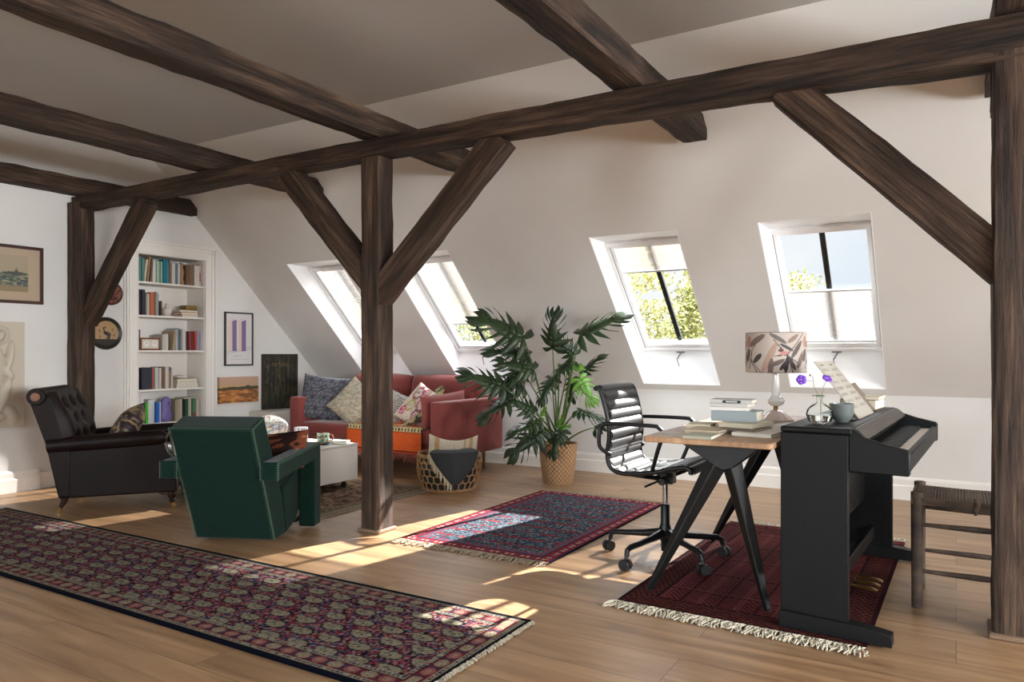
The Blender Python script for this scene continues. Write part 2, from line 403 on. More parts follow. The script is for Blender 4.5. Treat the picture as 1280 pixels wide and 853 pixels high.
M_glass = bpy.data.materials.new('window_glass'); M_glass.use_nodes = True
t = M_glass.node_tree; t.nodes.remove(t.nodes['Principled BSDF'])
_tr = t.nodes.new('ShaderNodeBsdfTransparent'); _gl = t.nodes.new('ShaderNodeBsdfGlossy'); _gl.inputs['Roughness'].default_value = .02
_mx = t.nodes.new('ShaderNodeMixShader'); _fr = t.nodes.new('ShaderNodeFresnel'); _fr.inputs['IOR'].default_value = 1.35
_tr.inputs['Color'].default_value = (.97, .985, .98, 1)
t.links.new(_fr.outputs[0], _mx.inputs[0]); t.links.new(_tr.outputs[0], _mx.inputs[1]); t.links.new(_gl.outputs[0], _mx.inputs[2])
t.links.new(_mx.outputs[0], t.nodes['Material Output'].inputs[0])
M_vglass = M_glass.copy(); M_vglass.name = 'thin_vase_glass'
[n for n in M_vglass.node_tree.nodes if n.type == 'FRESNEL'][0].inputs['IOR'].default_value = 1.13
M_blind = bpy.data.materials.new('pleated_blind_fabric'); M_blind.use_nodes = True
t = M_blind.node_tree; t.nodes.remove(t.nodes['Principled BSDF'])
_a = t.nodes.new('ShaderNodeBsdfTranslucent'); _a.inputs[0].default_value = (*lin((106, 101, 97)), 1)
_b = t.nodes.new('ShaderNodeBsdfDiffuse'); _b.inputs[0].default_value = (*lin((225, 219, 214)), 1)
_c = t.nodes.new('ShaderNodeBsdfTransparent')
_m1 = t.nodes.new('ShaderNodeMixShader'); _m1.inputs[0].default_value = .6
_m2 = t.nodes.new('ShaderNodeMixShader'); _m2.inputs[0].default_value = .27
t.links.new(_a.outputs[0], _m1.inputs[1]); t.links.new(_b.outputs[0], _m1.inputs[2]); t.links.new(_m1.outputs[0], _m2.inputs[1]); t.links.new(_c.outputs[0], _m2.inputs[2])
t.links.new(_m2.outputs[0], t.nodes['Material Output'].inputs[0])

def roof_window(idx, x0, x1, blind, front=True):
    root = bpy.data.objects.new('window_%d' % idx, None); COL.objects.link(root); root['kind'] = 'structure'
    root.location = ((x0+x1)/2, YW-.05 if front else YB+.05, 1.0)
    ox, oy, oz = root.location
    def F(p): return (p[0]-ox, (p[1] if front else 2.11-p[1])-oy, p[2]-oz)
    z0, z1 = .825, 1.966; f0 = 1.13
    ya, yb = 7.025-z1, 7.025-z0; yf = 7.33-z1
    # lining: sides, horizontal head, vertical sill
    li = MB()
    for x, sx in ((x0, 1), (x1, -1)):
        poly = [(ya, z1), (yf, z1), (yb, f0), (yb, z0)]
        li.add([F((x, *p)) for p in poly]+[F((x+sx*.008, *p)) for p in poly], [(0, 1, 2, 3), (7, 6, 5, 4), (0, 4, 5, 1), (1, 5, 6, 2), (2, 6, 7, 3), (3, 7, 4, 0)])
    li.add([F(p) for p in [(x0, ya, z1), (x1, ya, z1), (x1, yf, z1), (x0, yf, z1)]], [(0, 1, 2, 3)])
    li.add([F(p) for p in [(x0, yb, z0), (x1, yb, z0), (x1, yb, f0), (x0, yb, f0)]], [(0, 1, 2, 3)])
    li.build('window_lining', M_lining, root, smooth=False)
    # frame local coordinates: s along slope (0 at bottom), n outward
    k = math.sqrt(.5)
    def S(x, s, n): return F((x, yb-s*k+n*k, f0+s*k+n*k))
    LS = (z1-f0)/k
    def bar(mb, xa, xb, sa, sb, na, nb):
        vs = [S(x, s, n) for n in (na, nb) for s in (sa, sb) for x in (xa, xb)]
        mb.add(vs, [(0, 2, 3, 1), (4, 5, 7, 6), (0, 1, 5, 4), (2, 6, 7, 3), (0, 4, 6, 2), (1, 3, 7, 5)])
    fr = MB(); w1 = .03
    bar(fr, x0, x0+w1, 0, LS, -.03, .06); bar(fr, x1-w1, x1, 0, LS, -.03, .06)
    bar(fr, x0+w1, x1-w1, 0, w1, -.03, .06); bar(fr, x0+w1, x1-w1, LS-w1, LS, -.03, .06)
    fr.build('window_frame', M_lining, root, bevel=.003, smooth=False)
    gk = MB()
    bar(gk, x0+w1, x0+w1+.004, w1, LS-w1, -.012, .0); bar(gk, x1-w1-.004, x1-w1, w1, LS-w1, -.012, .0)
    gk.build('gasket', mat('grey_gasket', (120, 122, 124), .6), root, smooth=False)
    sa = MB(); a, b_ = x0+w1+.004, x1-w1-.004; w2 = .03
    bar(sa, a, a+w2, w1+.004, LS-w1, -.012, .045); bar(sa, b_-w2, b_, w1+.004, LS-w1, -.012, .045)
    bar(sa, a+w2, b_-w2, w1+.004, w1+.045, -.018, .045); bar(sa, a+w2, b_-w2, LS-w1-w2, LS-w1, -.012, .045)
    sa.build('sash', M_lining, root, bevel=.003, smooth=False)
    gl = MB()
    gl.add([S(x, s, .03) for x, s in ((a+w2, w1+.04), (b_-w2, w1+.04), (b_-w2, LS-w1-w2), (a+w2, LS-w1-w2))], [(0, 1, 2, 3)])
    gl.build('glass', M_glass, root, smooth=False)
    xm = (x0+x1)/2
    ba = MB(); bar(ba, xm-.019, xm+.019, w1+.03, LS-w1-.01, .034, .058)
    ba.build('glazing_bar', M_dark, root, smooth=False)
    if blind:
        sb0, sb1 = (blind[0]-f0)/k, (blind[1]-f0)/k
        sb0 = max(sb0, w1+.05); sb1 = min(sb1, LS-w1-.012)
        n_ = max(4, int((sb1-sb0)/.013)); mb = MB()
        vs = []
        for i in range(n_+1):
            s_ = sb0+(sb1-sb0)*i/n_
            for x in (a+.006, b_-.006): vs.append(S(x, s_, .004+(.008 if i % 2 else 0)))
        mb.add(vs, [(2*i, 2*i+1, 2*i+3, 2*i+2) for i in range(n_)])
        mb.build('pleated_blind', M_blind, root, smooth=False)
        rl = MB()
        for s_ in (sb0, sb1): bar(rl, a+.004, b_-.004, s_-.008, s_+.008, -.004, .014)
        rl.build('blind_rail', mat('blind_rail_grey', (205, 205, 205), .4, .2), root, bevel=.002, smooth=False)
    if front:
        h = MB()
        h.box(-.035, .035, -.012, .006, .0, .022, M=Matrix.Translation(F((xm, yb-.004, f0-.03))))
        h.tube([F((xm, yb-.012, f0-.02)), F((xm+.01, yb-.035, f0-.03)), F((xm-.012, yb-.045, f0-.075)), F((xm-.02, yb-.045, f0-.085))], .006, 8)
        h.tube([F((xm-.02, yb-.045, f0-.085)), F((xm-.006, yb-.05, f0-.125)), F((xm+.0, yb-.05, f0-.15))], .004, 8)
        h.build('crank_handle', mat('handle_grey', (96, 96, 98), .35, .6), root, bevel=.002)
    return root
BL = [(1.13, 1.96), (1.383, 1.96), (1.744, 1.96), (1.13, 1.548)]
for i, (a, b) in enumerate(WX): roof_window(i+1, a, b, BL[i])
for i, (a, b) in enumerate(BW): roof_window(i+5, a, b, None, False)
# daylight lamps added as fill outside the unseen windows behind the camera, and sky portals in the windows in view
for i, (a, b) in enumerate(BW):
    ld = bpy.data.lights.new('fill_light', 'AREA'); ld.shape = 'RECTANGLE'; ld.size = b-a; ld.size_y = 1.25; ld.energy = FILL_BACK; ld.color = (.82, .92, 1.0)
    lo = bpy.data.objects.new('fill_light', ld); COL.objects.link(lo)
    lo.location = ((a+b)/2, 2.11-(5.78+.12), 1.55+.12); lo.rotation_euler = Vector((0, 1, -1)).to_track_quat('-Z', 'Y').to_euler()
for i, (a, b) in enumerate(WX):
    ld = bpy.data.lights.new('sky_portal', 'AREA'); ld.shape = 'RECTANGLE'; ld.size = b-a; ld.size_y = 1.18; ld.cycles.is_portal = True
    lo = bpy.data.objects.new('sky_portal', ld); COL.objects.link(lo)
    lo.location = ((a+b)/2, 5.782+.06, 1.548+.06); lo.rotation_euler = Vector((0, -1, -1)).to_track_quat('-Z', 'Y').to_euler()
for i, (a, b) in enumerate(GW):  # made-up gable windows, each with an added fill lamp outside
    root = bpy.data.objects.new('window_%d' % (10+i), None); COL.objects.link(root); root['kind'] = 'structure'; root.location = (XR+.05, (a+b)/2, GZ0)
    h_ = (b-a)/2; H_ = GZ1-GZ0; mb = MB()
    mb.box(-.03, .04, -h_, -h_+.06, 0, H_).box(-.03, .04, h_-.06, h_, 0, H_).box(-.03, .04, -h_+.06, h_-.06, 0, .06).box(-.03, .04, -h_+.06, h_-.06, H_-.06, H_).box(-.02, .03, -.02, .02, .06, H_-.06)
    mb.build('window_frame', M_lining, root, bevel=.004, smooth=False)
    MB().add([(0, -h_+.06, .06), (0, h_-.06, .06), (0, h_-.06, H_-.06), (0, -h_+.06, H_-.06)], [(0, 1, 2, 3)]).build('glass', M_glass, root, smooth=False)
    ld = bpy.data.lights.new('fill_light', 'AREA'); ld.shape = 'RECTANGLE'; ld.size = b-a; ld.size_y = H_; ld.energy = FILL_GABLE; ld.color = (.97, .98, 1.0)
    lo = bpy.data.objects.new('fill_light', ld); COL.objects.link(lo); lo.location = (XR+.16, (a+b)/2, (GZ0+GZ1)/2); lo.rotation_euler = Vector((-1, 0, 0)).to_track_quat('-Z', 'Y').to_euler()
# baseboards
def board(name, pts, axis, at, x0, x1, sgn):
    prof = [(0, 0), (.022, 0), (.022, .10), (.014, .112), (.014, .15), (.008, .165), (0, .172)]
    mb = MB(); mb.prism([(at+sgn*p[0], p[1]) for p in prof], x0, x1, axis)
    return struct(mb, name, M_trim, smooth=False)
board('baseboard_window_side', None, 'x', YW, XL, XR, -1)
board('baseboard_back', None, 'x', YB, XL, XR, 1)
board('baseboard_left', None, 'y', XL, YB, 3.155, 1)
struct(MB().box(XL, XL+.012, 3.155, 3.85, 0, .13), 'baseboard_left_plain', M_trim, smooth=False)
board('baseboard_left_corner', None, 'y', XL, 4.84, YW-.02, 1)
board('baseboard_right', None, 'y', XR, YB, YW, -1)
# small radiator-style ledge behind the sofa arm under the forest painting
# ---------------------------------------------------------------- timber frame
def timber(name, label, cat, p0, p1, side, W, T, group=None, rough=.0045, seed=0, stations=None, n=4):
    """hand-hewn beam from p0 to p1 (axis of the beam); side = direction of its width W; T is the other dimension.
    stations: [(t, W, T, offset along third axis)]"""
    p0 = Vector(p0); p1 = Vector(p1); X = (p1-p0); L = X.length; X.normalize()
    Yv = Vector(side); Yv = (Yv-X*Yv.dot(X)).normalized(); Zv = X.cross(Yv)
    M = Matrix((X, Yv, Zv)).transposed().to_4x4(); M.translation = p0
    ns = max(6, int(L/.07)); mb = MB(); vs = []; ring = []
    c = .07
    for a, b in ((-1, -1), (1, -1), (1, 1), (-1, 1)):
        pass
    base = []
    for k in range(4):
        a0, b0 = ((-1, -1), (1, -1), (1, 1), (-1, 1))[k]; a1, b1 = ((-1, -1), (1, -1), (1, 1), (-1, 1))[(k+1) % 4]
        for q in (c/2, .25, .5, .75, 1-c/2): base.append((a0+(a1-a0)*q, b0+(b1-b0)*q))
    m = len(base)
    for i in range(ns+1):
        t_ = i/ns; x = t_*L; w_, h_, o_ = W, T, 0
        if stations:
            for (ta, wa, ha, oa), (tb, wb, hb, ob) in zip(stations, stations[1:]):
                if ta <= t_ <= tb:
                    q = (t_-ta)/(tb-ta); w_ = wa+(wb-wa)*q; h_ = ha+(hb-ha)*q; o_ = oa+(ob-oa)*q; break
        for (a, b) in base:
            d = noise.noise(Vector((x*1.7+seed*9.1, a*1.2+seed, b*1.2)))*rough*.9+noise.noise(Vector((x*7+seed*5.3, a*3, b*3)))*rough
            vs.append((x, a*(w_/2+d), o_+b*(h_/2+d)))
    fs = [(i*m+k, i*m+(k+1) % m, (i+1)*m+(k+1) % m, (i+1)*m+k) for i in range(ns) for k in range(m)]
    fs += [tuple(reversed(range(m))), tuple(ns*m+k for k in range(m))]
    mb.add(vs, fs); o = mb.build(name, M_beam, angle=32); o.matrix_world = M
    return tag(o, label, cat, group)
# posts
timber('timber_post', 'dark timber post in the middle of the room, with a brace on either side', 'post', (-3.07, 3.49, .02), (-3.07, 3.49, 2.33), (0, 1, 0), .14, .14, seed=1)
timber('timber_post', 'heavy dark timber post nearest the camera, beside the rush stool', 'post', (.222, 3.475, .02), (.222, 3.475, 2.26), (0, 1, 0), .15, .20, seed=2)
timber('timber_post', 'slim dark timber post against the left wall behind the leather armchair', 'post', (-6.285, 3.45, .0), (-6.285, 3.45, 2.35), (0, 1, 0), .15, .145, seed=3)
o = MB().box(-.085, .085, -.085, .085, 0, .022).build('post_foot_plate', mat('pale_foot_plate', (120, 98, 78), .7), loc=(-3.07, 3.49, 0), bevel=.006)
tag(o, 'thin chamfered wooden foot plate under the middle timber post', 'foot plate')
o = MB().box(-.115, .115, -.10, .10, 0, .02).build('post_foot_plate', mat('pale_foot_plate', (150, 118, 92), .7), loc=(.222, 3.475, 0), bevel=.006)
tag(o, 'thin wooden foot plate under the heavy post beside the rush stool', 'foot plate')
# purlin along the room: stations by fraction of length (left end -6.34 to right 2.0)
def st(x): return (x+6.34)/8.34
timber('long_timber_beam', 'long dark hewn beam running the length of the room on the posts', 'beam', (-6.34, 3.475, 2.35), (2.0, 3.475, 2.35), (0, 1, 0), .15, .11, seed=4, rough=.005,
       stations=[(0, .15, .105, .0), (st(-3.0), .15, .105, .0), (st(-.8), .15, .135, -.018), (st(0), .15, .17, -.04), (1, .15, .18, -.045)])
# tie beams across the room
for i, (x, lab) in enumerate([(-6.335, 'dark cross beam tight against the left wall, near the ceiling'), (-4.66, 'dark cross beam ending above the bookcase, second from the left wall'),
                              (-3.08, 'long dark cross beam passing over the middle post'), (-1.40, 'dark cross beam ending above the gap between the two right-hand roof windows'),
                              (.20, 'dark cross beam directly above the heavy post beside the rush stool')]):
    s_ = [(0, .14, .14, 0), (.95, .14, .14, 0), (1, .14, .14, 0)]
    timber('cross_beam', lab, 'beam', (x, -3.4+(1.0 if i == 0 else 1.0), 2.49), (x, 4.54, 2.49), (1, 0, 0), .145 if i != 3 else .155, .145, seed=10+i, rough=.006)
M_=timber('bracket_block', 'short dark timber block under the long beam beside the heavy post', 'bracket', (.155, 3.62, 2.08), (.155, 3.62, 2.40), (0, 1, 0), .12, .07, seed=17)
# braces  (lower edge lines measured from the photograph)
def brace(lab, xa, za, xb, zb, w_, T=.12, y=3.49, seed=0):
    timber('timber_brace', lab, 'brace', (xa, y, za), (xb, y, zb), (0, 1, 0), T, w_, seed=seed, rough=.005)
brace('dark diagonal brace rising to the left from the middle post', -3.02, 1.46, -3.84, 2.30, .15, seed=21)
brace('dark diagonal brace rising to the right from the middle post', -3.10, 1.40, -2.155, 2.295, .15, seed=22)
brace('long dark diagonal brace coming down to the heavy post above the stool', -.655, 2.285, .19, 1.41, .155, seed=23)
brace('dark diagonal brace on the slim post beside the small round pictures', -6.26, 1.37, -5.42, 2.30, .15, seed=24, T=.11)

# ---------------------------------------------------------------- rugs
M_rug = mat('wool_rug', (255, 255, 255), .95, attr=True, var=(170, (150, 150, 150), .35, .65), bump=(420, .3, .002), spec=.05)
def fringe(name, x0, x1, L_, y_, sgn, parent, color, n, z=.006, seed=3, curl=1.0):
    rr = random.Random(seed); mb = MB()
    for i in range(n):
        x = x0+(x1-x0)*(i+.5)/n; dx = rr.uniform(-.02, .02)*curl; l = L_*rr.uniform(.65, 1.1)
        mb.tube([(x, y_, z), (x+dx*.4+rr.uniform(-.006, .006), y_+sgn*l*.35, z+rr.uniform(0, .008)), (x+dx+rr.uniform(-.008, .008)*curl, y_+sgn*l*.7, .004+rr.uniform(0, .007)), (x+dx*1.3, y_+sgn*l, .003)], rr.uniform(.0022, .004), 4)
    return mb.build(name, mat('fringe_'+name+str(seed), color, .9, var=(30, tuple(int(c*.72) for c in color), .3, .7)), parent)
def runner_col(u, v, W=4.25, H=.80):
    c = np.empty((u.size, 3)); c[:] = (24, 26, 42)
    bx = np.minimum(np.minimum(u, W-u), np.minimum(v, H-v))
    # field: offset rows of botehs on dark blue with little red and blue florets
    P_, Q_ = .150, .094
    row = np.floor(v/Q_); uu = u+np.where(row % 2 == 0, 0, P_/2); col = np.floor(uu/P_)
    fu = (uu/P_-col-.5)*P_; fv = (v/Q_-row-.5)*Q_
    s = .0135
    for k in range(4):
        gu, gv = np.floor(u/s+.5*k), np.floor(v/s+.37*k)
        r = hsh(gu, gv, k); du = u/s+.5*k-gu-.5; dv = v/s+.37*k-gv-.5
        m_ = (du*du+dv*dv < .15) & (r > .52)
        pal = np.array([(170, 66, 74), (206, 120, 120), (84, 102, 156), (138, 50, 62), (190, 176, 160)])
        idx = (hsh(gv, gu, k+5)*5).astype(int) % 5
        c[m_] = pal[idx][m_]
    body = ((fu/.048)**2+(fv/.029)**2 < 1)
    put(c, ((fu/.055)**2+(fv/.036)**2 < 1), (20, 22, 36)); put(c, body, (186, 176, 150))
    put(c, ell(fu, fv, -.040, .014, .018, .013), (186, 176, 150))
    put(c, body & (hsh(np.floor(u/.006), np.floor(v/.006), 9) > .78), (150, 140, 122))
    put(c, ell(fu, fv, .0, -.002, .006, .005), (32, 34, 52)); put(c, ell(fu, fv, -.02, .008, .014, .003, .5), (60, 52, 60))
    # borders
    def band(a, b): return (bx >= a) & (bx < b)
    al = np.where((v < .14) | (v > H-.14), u, v)
    put(c, band(.0, .022), (16, 20, 38))
    for (a, b) in ((.022, .045), (.105, .128)):
        put(c, band(a, b), (186, 176, 152))
        g_ = np.floor(al/.02); put(c, band(a+.005, b-.005) & (hsh(g_, g_*0, 3) > .35) & (np.abs(al/.02-g_-.5) < .3), (72, 74, 104))
        put(c, band(a+.005, b-.005) & (hsh(g_, g_*0, 4) > .7) & (np.abs(al/.02-g_-.5) < .3), (150, 84, 84))
    put(c, band(.045, .105), (132, 34, 42))
    g_ = np.floor(al/.078); fa = (al/.078-g_-.5)*.078; bb = bx-.075
    put(c, band(.045, .105) & ((fa/.031)**2+(bb/.024)**2 < 1), (190, 172, 146))
    put(c, band(.045, .105) & ((fa/.031)**2+(bb/.024)**2 < 1) & (g_ % 2 == 0), (188, 118, 112))
    put(c, band(.045, .105) & ((fa/.015)**2+(bb/.012)**2 < 1) & (g_ % 2 == 0), (198, 160, 146))
    put(c, band(.045, .105) & (np.abs(np.abs(fa)-.038) < .004), (60, 74, 110))
    put(c, band(.045, .048) | band(.102, .105), (50, 40, 50))
    return c*.74
rug = thing('runner_rug', 'long navy and red runner rug with rows of cream paisleys, on the floor', 'rug', (-5.72, 1.82, .002), 0)
pile = colgrid('rug_pile', 4.24, .80, 760, 150, runner_col, M_rug, rug, thick=.009)
# far end and near end edge bindings
fr_ = fringe('fringe', 0, .78, .022, 0, 1, pile, (170, 160, 140), 150, z=.004, seed=5, curl=.15); fr_.rotation_euler = (0, 0, -PI/2); fr_.location = (4.24, .79, 0)
def blue_col(u, v, W=1.0, H=1.75):
    c = np.empty((u.size, 3)); c[:] = (44, 66, 86)
    bx = np.minimum(np.minimum(u, W-u), np.minimum(v, H-v))
    s = .019
    for k in range(5):
        gu, gv = np.floor(u/s+.41*k), np.floor(v/s+.29*k); r = hsh(gu, gv, k+1); du = u/s+.41*k-gu-.5; dv = v/s+.29*k-gv-.5
        m_ = (np.abs(du)+np.abs(dv) < .42) & (r > .42)
        pal = np.array([(140, 56, 64), (160, 170, 172), (92, 124, 146), (34, 48, 66), (108, 132, 128), (70, 100, 122)])
        c[m_] = pal[(hsh(gv, gu, k+7)*6).astype(int) % 6][m_]
    rw = np.floor(v/.145); f_ = v/.145-rw-.5
    put(c, (np.abs(f_) < .09) & (hsh(np.floor(u/.03), rw, 2) > .35), (158, 48, 60))
    def band(a, b): return (bx >= a) & (bx < b)
    al = np.where((bx == u) | (bx == W-u), v, u)
    put(c, band(0, .012), (30, 34, 56)); put(c, band(.012, .075), (164, 44, 56))
    g_ = np.floor(al/.032); fa = al/.032-g_-.5
    put(c, band(.03, .056) & (np.abs(fa) < .26), (212, 190, 176)); put(c, band(.03, .056) & (np.abs(fa) < .26) & (g_ % 3 == 0), (70, 88, 120))
    put(c, band(.075, .084), (36, 44, 66)); put(c, band(.084, .12), (80, 104, 130))
    g_ = np.floor(al/.05); fa = al/.05-g_-.5
    put(c, band(.09, .114) & (np.abs(fa) < .22), (184, 74, 82)); put(c, band(.12, .126), (176, 52, 62))
    return c*.85
rug = thing('oriental_rug', 'blue and red oriental rug with beige fringe, between the middle post and the plant', 'rug', (-2.81, 3.385, .002), 0)
pile = colgrid('rug_pile', 1.0, 1.745, 230, 400, blue_col, M_rug, rug, thick=.008)
fringe('fringe', 0, 1.0, .085, 0, -1, pile, (150, 132, 110), 190, seed=6); fringe('fringe', 0, 1.0, .075, 1.745, 1, pile, (150, 132, 110), 160, seed=7)
def red_col(u, v, W=1.0, H=1.72):
    c = np.empty((u.size, 3)); c[:] = (96, 40, 44)
    bx = np.minimum(np.minimum(u, W-u), np.minimum(v, H-v))
    tone = vnoise(u*2.2, v*5, 1)
    c += (tone[:, None]-.5)*np.array((34, 14, 18))
    # stepped chevron trees
    P_, Q_ = .16, .30
    gu, gv = np.floor(u/P_), np.floor(v/Q_); fu = np.abs(u/P_-gu-.5)*P_; fv = (v/Q_-gv)*Q_
    st_ = (fv-fu*1.2) % .034
    put(c, (st_ < .008) & (fu < .07) & (fu > .006), (176, 92, 82), .7)
    put(c, (fu < .005), (60, 22, 30)); put(c, (st_ > .016) & (st_ < .022) & (fu < .06), (58, 22, 30), .7)
    put(c, (np.abs(fu-.074) < .004), (170, 110, 92), .5)
    put(c, fv < .014, (64, 24, 32)); put(c, (fv > .02) & (fv < .026), (168, 98, 84), .7)
    def band(a, b): return (bx >= a) & (bx < b)
    al = np.where((bx == u) | (bx == W-u), v, u)
    put(c, band(0, .14), (72, 30, 32)); 
    z_ = np.abs((al/.05) % 1-.5)*.05
    put(c, band(.02, .13) & (((bx+z_) % .028) < .007), (166, 100, 84), .65)
    put(c, band(.0, .014) | band(.13, .14), (54, 24, 30))
    return c*.85
rug = thing('oriental_rug', 'dark red tribal rug with cream fringe under the desk and the piano', 'rug', (-1.285, 3.03, .002), R(-1.0))
pile = colgrid('rug_pile', 1.0, 1.80, 230, 400, red_col, M_rug, rug, thick=.007)
fringe('fringe', 0, 1.0, .085, 0, -1, pile, (208, 198, 176), 260, seed=8, curl=1.6); fringe('fringe', 0, 1.0, .08, 1.80, 1, pile, (200, 190, 170), 160, seed=9, curl=1.4)
def beige_col(u, v, W=1.75, H=1.35):
    c = np.empty((u.size, 3)); c[:] = (126, 102, 86)
    bx = np.minimum(np.minimum(u, W-u), np.minimum(v, H-v))
    n_ = vnoise(u*60, v*60, 2)+vnoise(u*25, v*25, 3)
    put(c, n_ > 1.12, (170, 148, 122)); put(c, n_ < .62, (88, 62, 54)); put(c, (n_ > .95) & (n_ < 1.02), (130, 84, 72))
    def band(a, b): return (bx >= a) & (bx < b)
    put(c, band(.0, .11), (176, 162, 138)); put(c, band(.11, .117), (80, 66, 56)); put(c, band(.117, .2), (156, 138, 114))
    put(c, band(.125, .19) & (vnoise(u*70, v*70, 5) > .6), (112, 92, 78)); put(c, band(.2, .207), (80, 62, 54))
    al = np.where((bx == u) | (bx == W-u), v, u)
    put(c, band(.05, .058) & ((al % .03) < .018), (70, 54, 46))
    return c*.9
rug = thing('faded_rug', 'faded beige and brown rug under the white coffee table', 'rug', (-5.32, 3.52, .002), 0)
colgrid('rug_pile', 1.74, 1.30, 260, 200, beige_col, M_rug, rug, thick=.006)

# ---------------------------------------------------------------- sofa
M_vel = mat('dusty_rose_velvet', (142, 72, 68), .8, var=(3, (124, 60, 57), .35, .65), bump=(300, .12, .002), sheen=.35, spec=.2)
sofa = thing('sofa', 'dusty rose velvet sofa under the roof windows, with brass legs', 'sofa', (-4.71, 5.62, 0), 0)
rbox(-.93, -.80, -.50, .50, .17, .665, .018).build('armrest', M_vel, sofa); rbox(.80, .93, -.50, .50, .17, .67, .018).build('armrest', M_vel, sofa)
rbox(-.80, .80, -.46, .40, .165, .285, .015).build('seat_base', M_vel, sofa)
rbox(-.80, .80, .36, .50, .165, .69, .02).build('back_frame', M_vel, sofa)
for s in (0, 1):
    x0 = -.795+.8*s
    rbox(x0, x0+.785, -.495, .26, .287, .425, .035, 4, puff=.012, div=3).build('seat_cushion', M_vel, sofa)
    b = rbox(x0, x0+.785, -.10, .12, -.20, .23, .07, 5, puff=.03, div=4, nz=.012, seed=s*4).build('back_cushion', M_vel, sofa, loc=(0, .28, .64), rot=(R(-12), 0, 0))
for x in (-.85, .85):
    for y in (-.40, .28):
        MB().tube([(x, y, 0), (x, y, .17)], [.012, .017], 12).build('leg', mat('antique_brass', (150, 112, 66), .35, .9), sofa)
M_pil = mat('printed_cushion_fabric', (255, 255, 255), .9, attr=True, bump=(200, .2, .002), var=(90, (205, 205, 205), .3, .7), spec=.15)
def grey_pat(a, b):
    c = np.empty((a.size, 3)); c[:] = (84, 84, 92)
    s = .085; row = np.floor(b/s*1.0); uu = a+row*.037; g_ = np.floor(uu/s); fu = uu/s-g_-.5; fv = b/s-row-.5
    rr = hsh(g_, row, 2)
    m = (fu*1.1)**2+(fv*1.0)**2
    for k in range(5):
        an = k*1.256+rr*3; put(c, ell(fu, fv, .22*np.cos(an), .22*np.sin(an), .17, .15), (142, 142, 150), .75)
    put(c, m < .012, (58, 58, 66)); put(c, hsh(np.floor(a*70), np.floor(b*70), 1) > .8, (110, 110, 118), .6); return c
def speck(base, cols, dens=.3, sc=60):
    def f(a, b):
        c = np.empty((a.size, 3)); c[:] = base
        for k, q in enumerate(cols):
            put(c, vnoise(a*sc, b*sc, k) > 1-dens, q, .7)
        return c
    return f
def stripe_pat(a, b):
    c = np.empty((a.size, 3)); c[:] = (196, 190, 182); w_ = b+.25*a+vnoise(a*6, b*3, 2)*.08
    put(c, (w_*14) % 1 < .42, (128, 122, 116)); put(c, (w_*14) % 1 < .12, (88, 82, 78)); return c
def magenta_pat(a, b):
    c = np.empty((a.size, 3)); c[:] = (226, 212, 198)
    for (x, y, q, r_) in [(.3, .75, (170, 70, 110), .13), (.66, .58, (186, 84, 116), .15), (.35, .4, (196, 178, 90), .12), (.68, .25, (160, 60, 110), .10), (.2, .2, (200, 80, 120), .08), (.8, .85, (120, 132, 80), .12), (.5, .88, (190, 90, 110), .08)]:
        d = np.hypot((a-x)*1.0, (b-y)*.8); put(c, np.abs(d-r_) < .022, q); put(c, d < .03, q)
    put(c, (np.abs(a-.5-.3*np.sin(b*7)) < .012), (140, 140, 86)); return c
def tag1(o, l, c, g=None): return tag(o, l, c, g)
pi = pillow('cushion', .50, .46, .17, M_pil, (-5.40, 5.36, .645), (R(-18), R(6), R(28)), colfn=grey_pat, seed=1); tag(pi, 'large grey flower-patterned cushion at the far left end of the pink sofa', 'cushion')
pi = pillow('cushion', .42, .40, .16, M_pil, (-5.00, 5.36, .60), (R(-24), R(38), R(8)), colfn=speck((196, 184, 160), [(170, 152, 122), (214, 206, 188), (150, 146, 138)], .38, 40), seed=2); tag(pi, 'cream and beige woven cushion standing on its corner beside the grey cushion', 'cushion')
pi = pillow('cushion', .38, .34, .15, M_pil, (-4.62, 5.44, .58), (R(-28), R(20), R(0)), colfn=stripe_pat, seed=3); tag(pi, 'grey and white striped cushion half hidden behind the middle post', 'cushion')
pi = pillow('cushion', .36, .40, .12, M_pil, (-4.24, 5.40, .60), (R(-34), R(24), R(-8)), colfn=magenta_pat, seed=4); tag(pi, 'white cushion with magenta and yellow embroidery on the sofa above the orange throw', 'cushion')
pi = pillow('cushion', .62, .30, .13, M_vel, (-3.965, 5.40, .585), (0, R(-3), R(86)), seed=5); tag(pi, 'plain rose velvet bolster cushion standing against the right sofa arm', 'cushion')
# green floral shawl crumpled beside the white cushion
def floral(a, b):
    c = np.empty((a.size, 3)); c[:] = (168, 156, 112); n_ = vnoise(a*11, b*16, 1)
    put(c, n_ < .42, (58, 60, 44)); put(c, n_ > .72, (196, 176, 138)); put(c, vnoise(a*17, b*23, 7) > .8, (120, 52, 60)); put(c, vnoise(a*20, b*26, 3) > .8, (84, 96, 58)); return c
mb = MB(); NU, NV = 26, 40
pth = [Vector(p) for p in [(-4.13, 5.56, .755), (-4.09, 5.50, .735), (-4.07, 5.40, .66), (-4.10, 5.30, .575), (-4.14, 5.22, .50), (-4.24, 5.17, .455)]]
def pv(t_):
    q = t_*(len(pth)-1); i = min(int(q), len(pth)-2); return pth[i].lerp(pth[i+1], q-i)
def shawl(u, v):
    p = pv(v); w_ = .04+.07*math.sin(PI*min(1, v*.9+.15)); a = u*2*PI
    r_ = 1+.25*noise.noise(Vector((math.cos(a)*1.6, math.sin(a)*1.6, v*5)))
    return p+Vector((math.cos(a)*w_*r_*.55, math.sin(a)*.035*r_, math.sin(a)*.03*r_))
mb.grid(shawl, NU, NV, closeu=True)
ab = np.array([(i/NU, j/(NV-1)) for i in range(NU) for j in range(NV)])
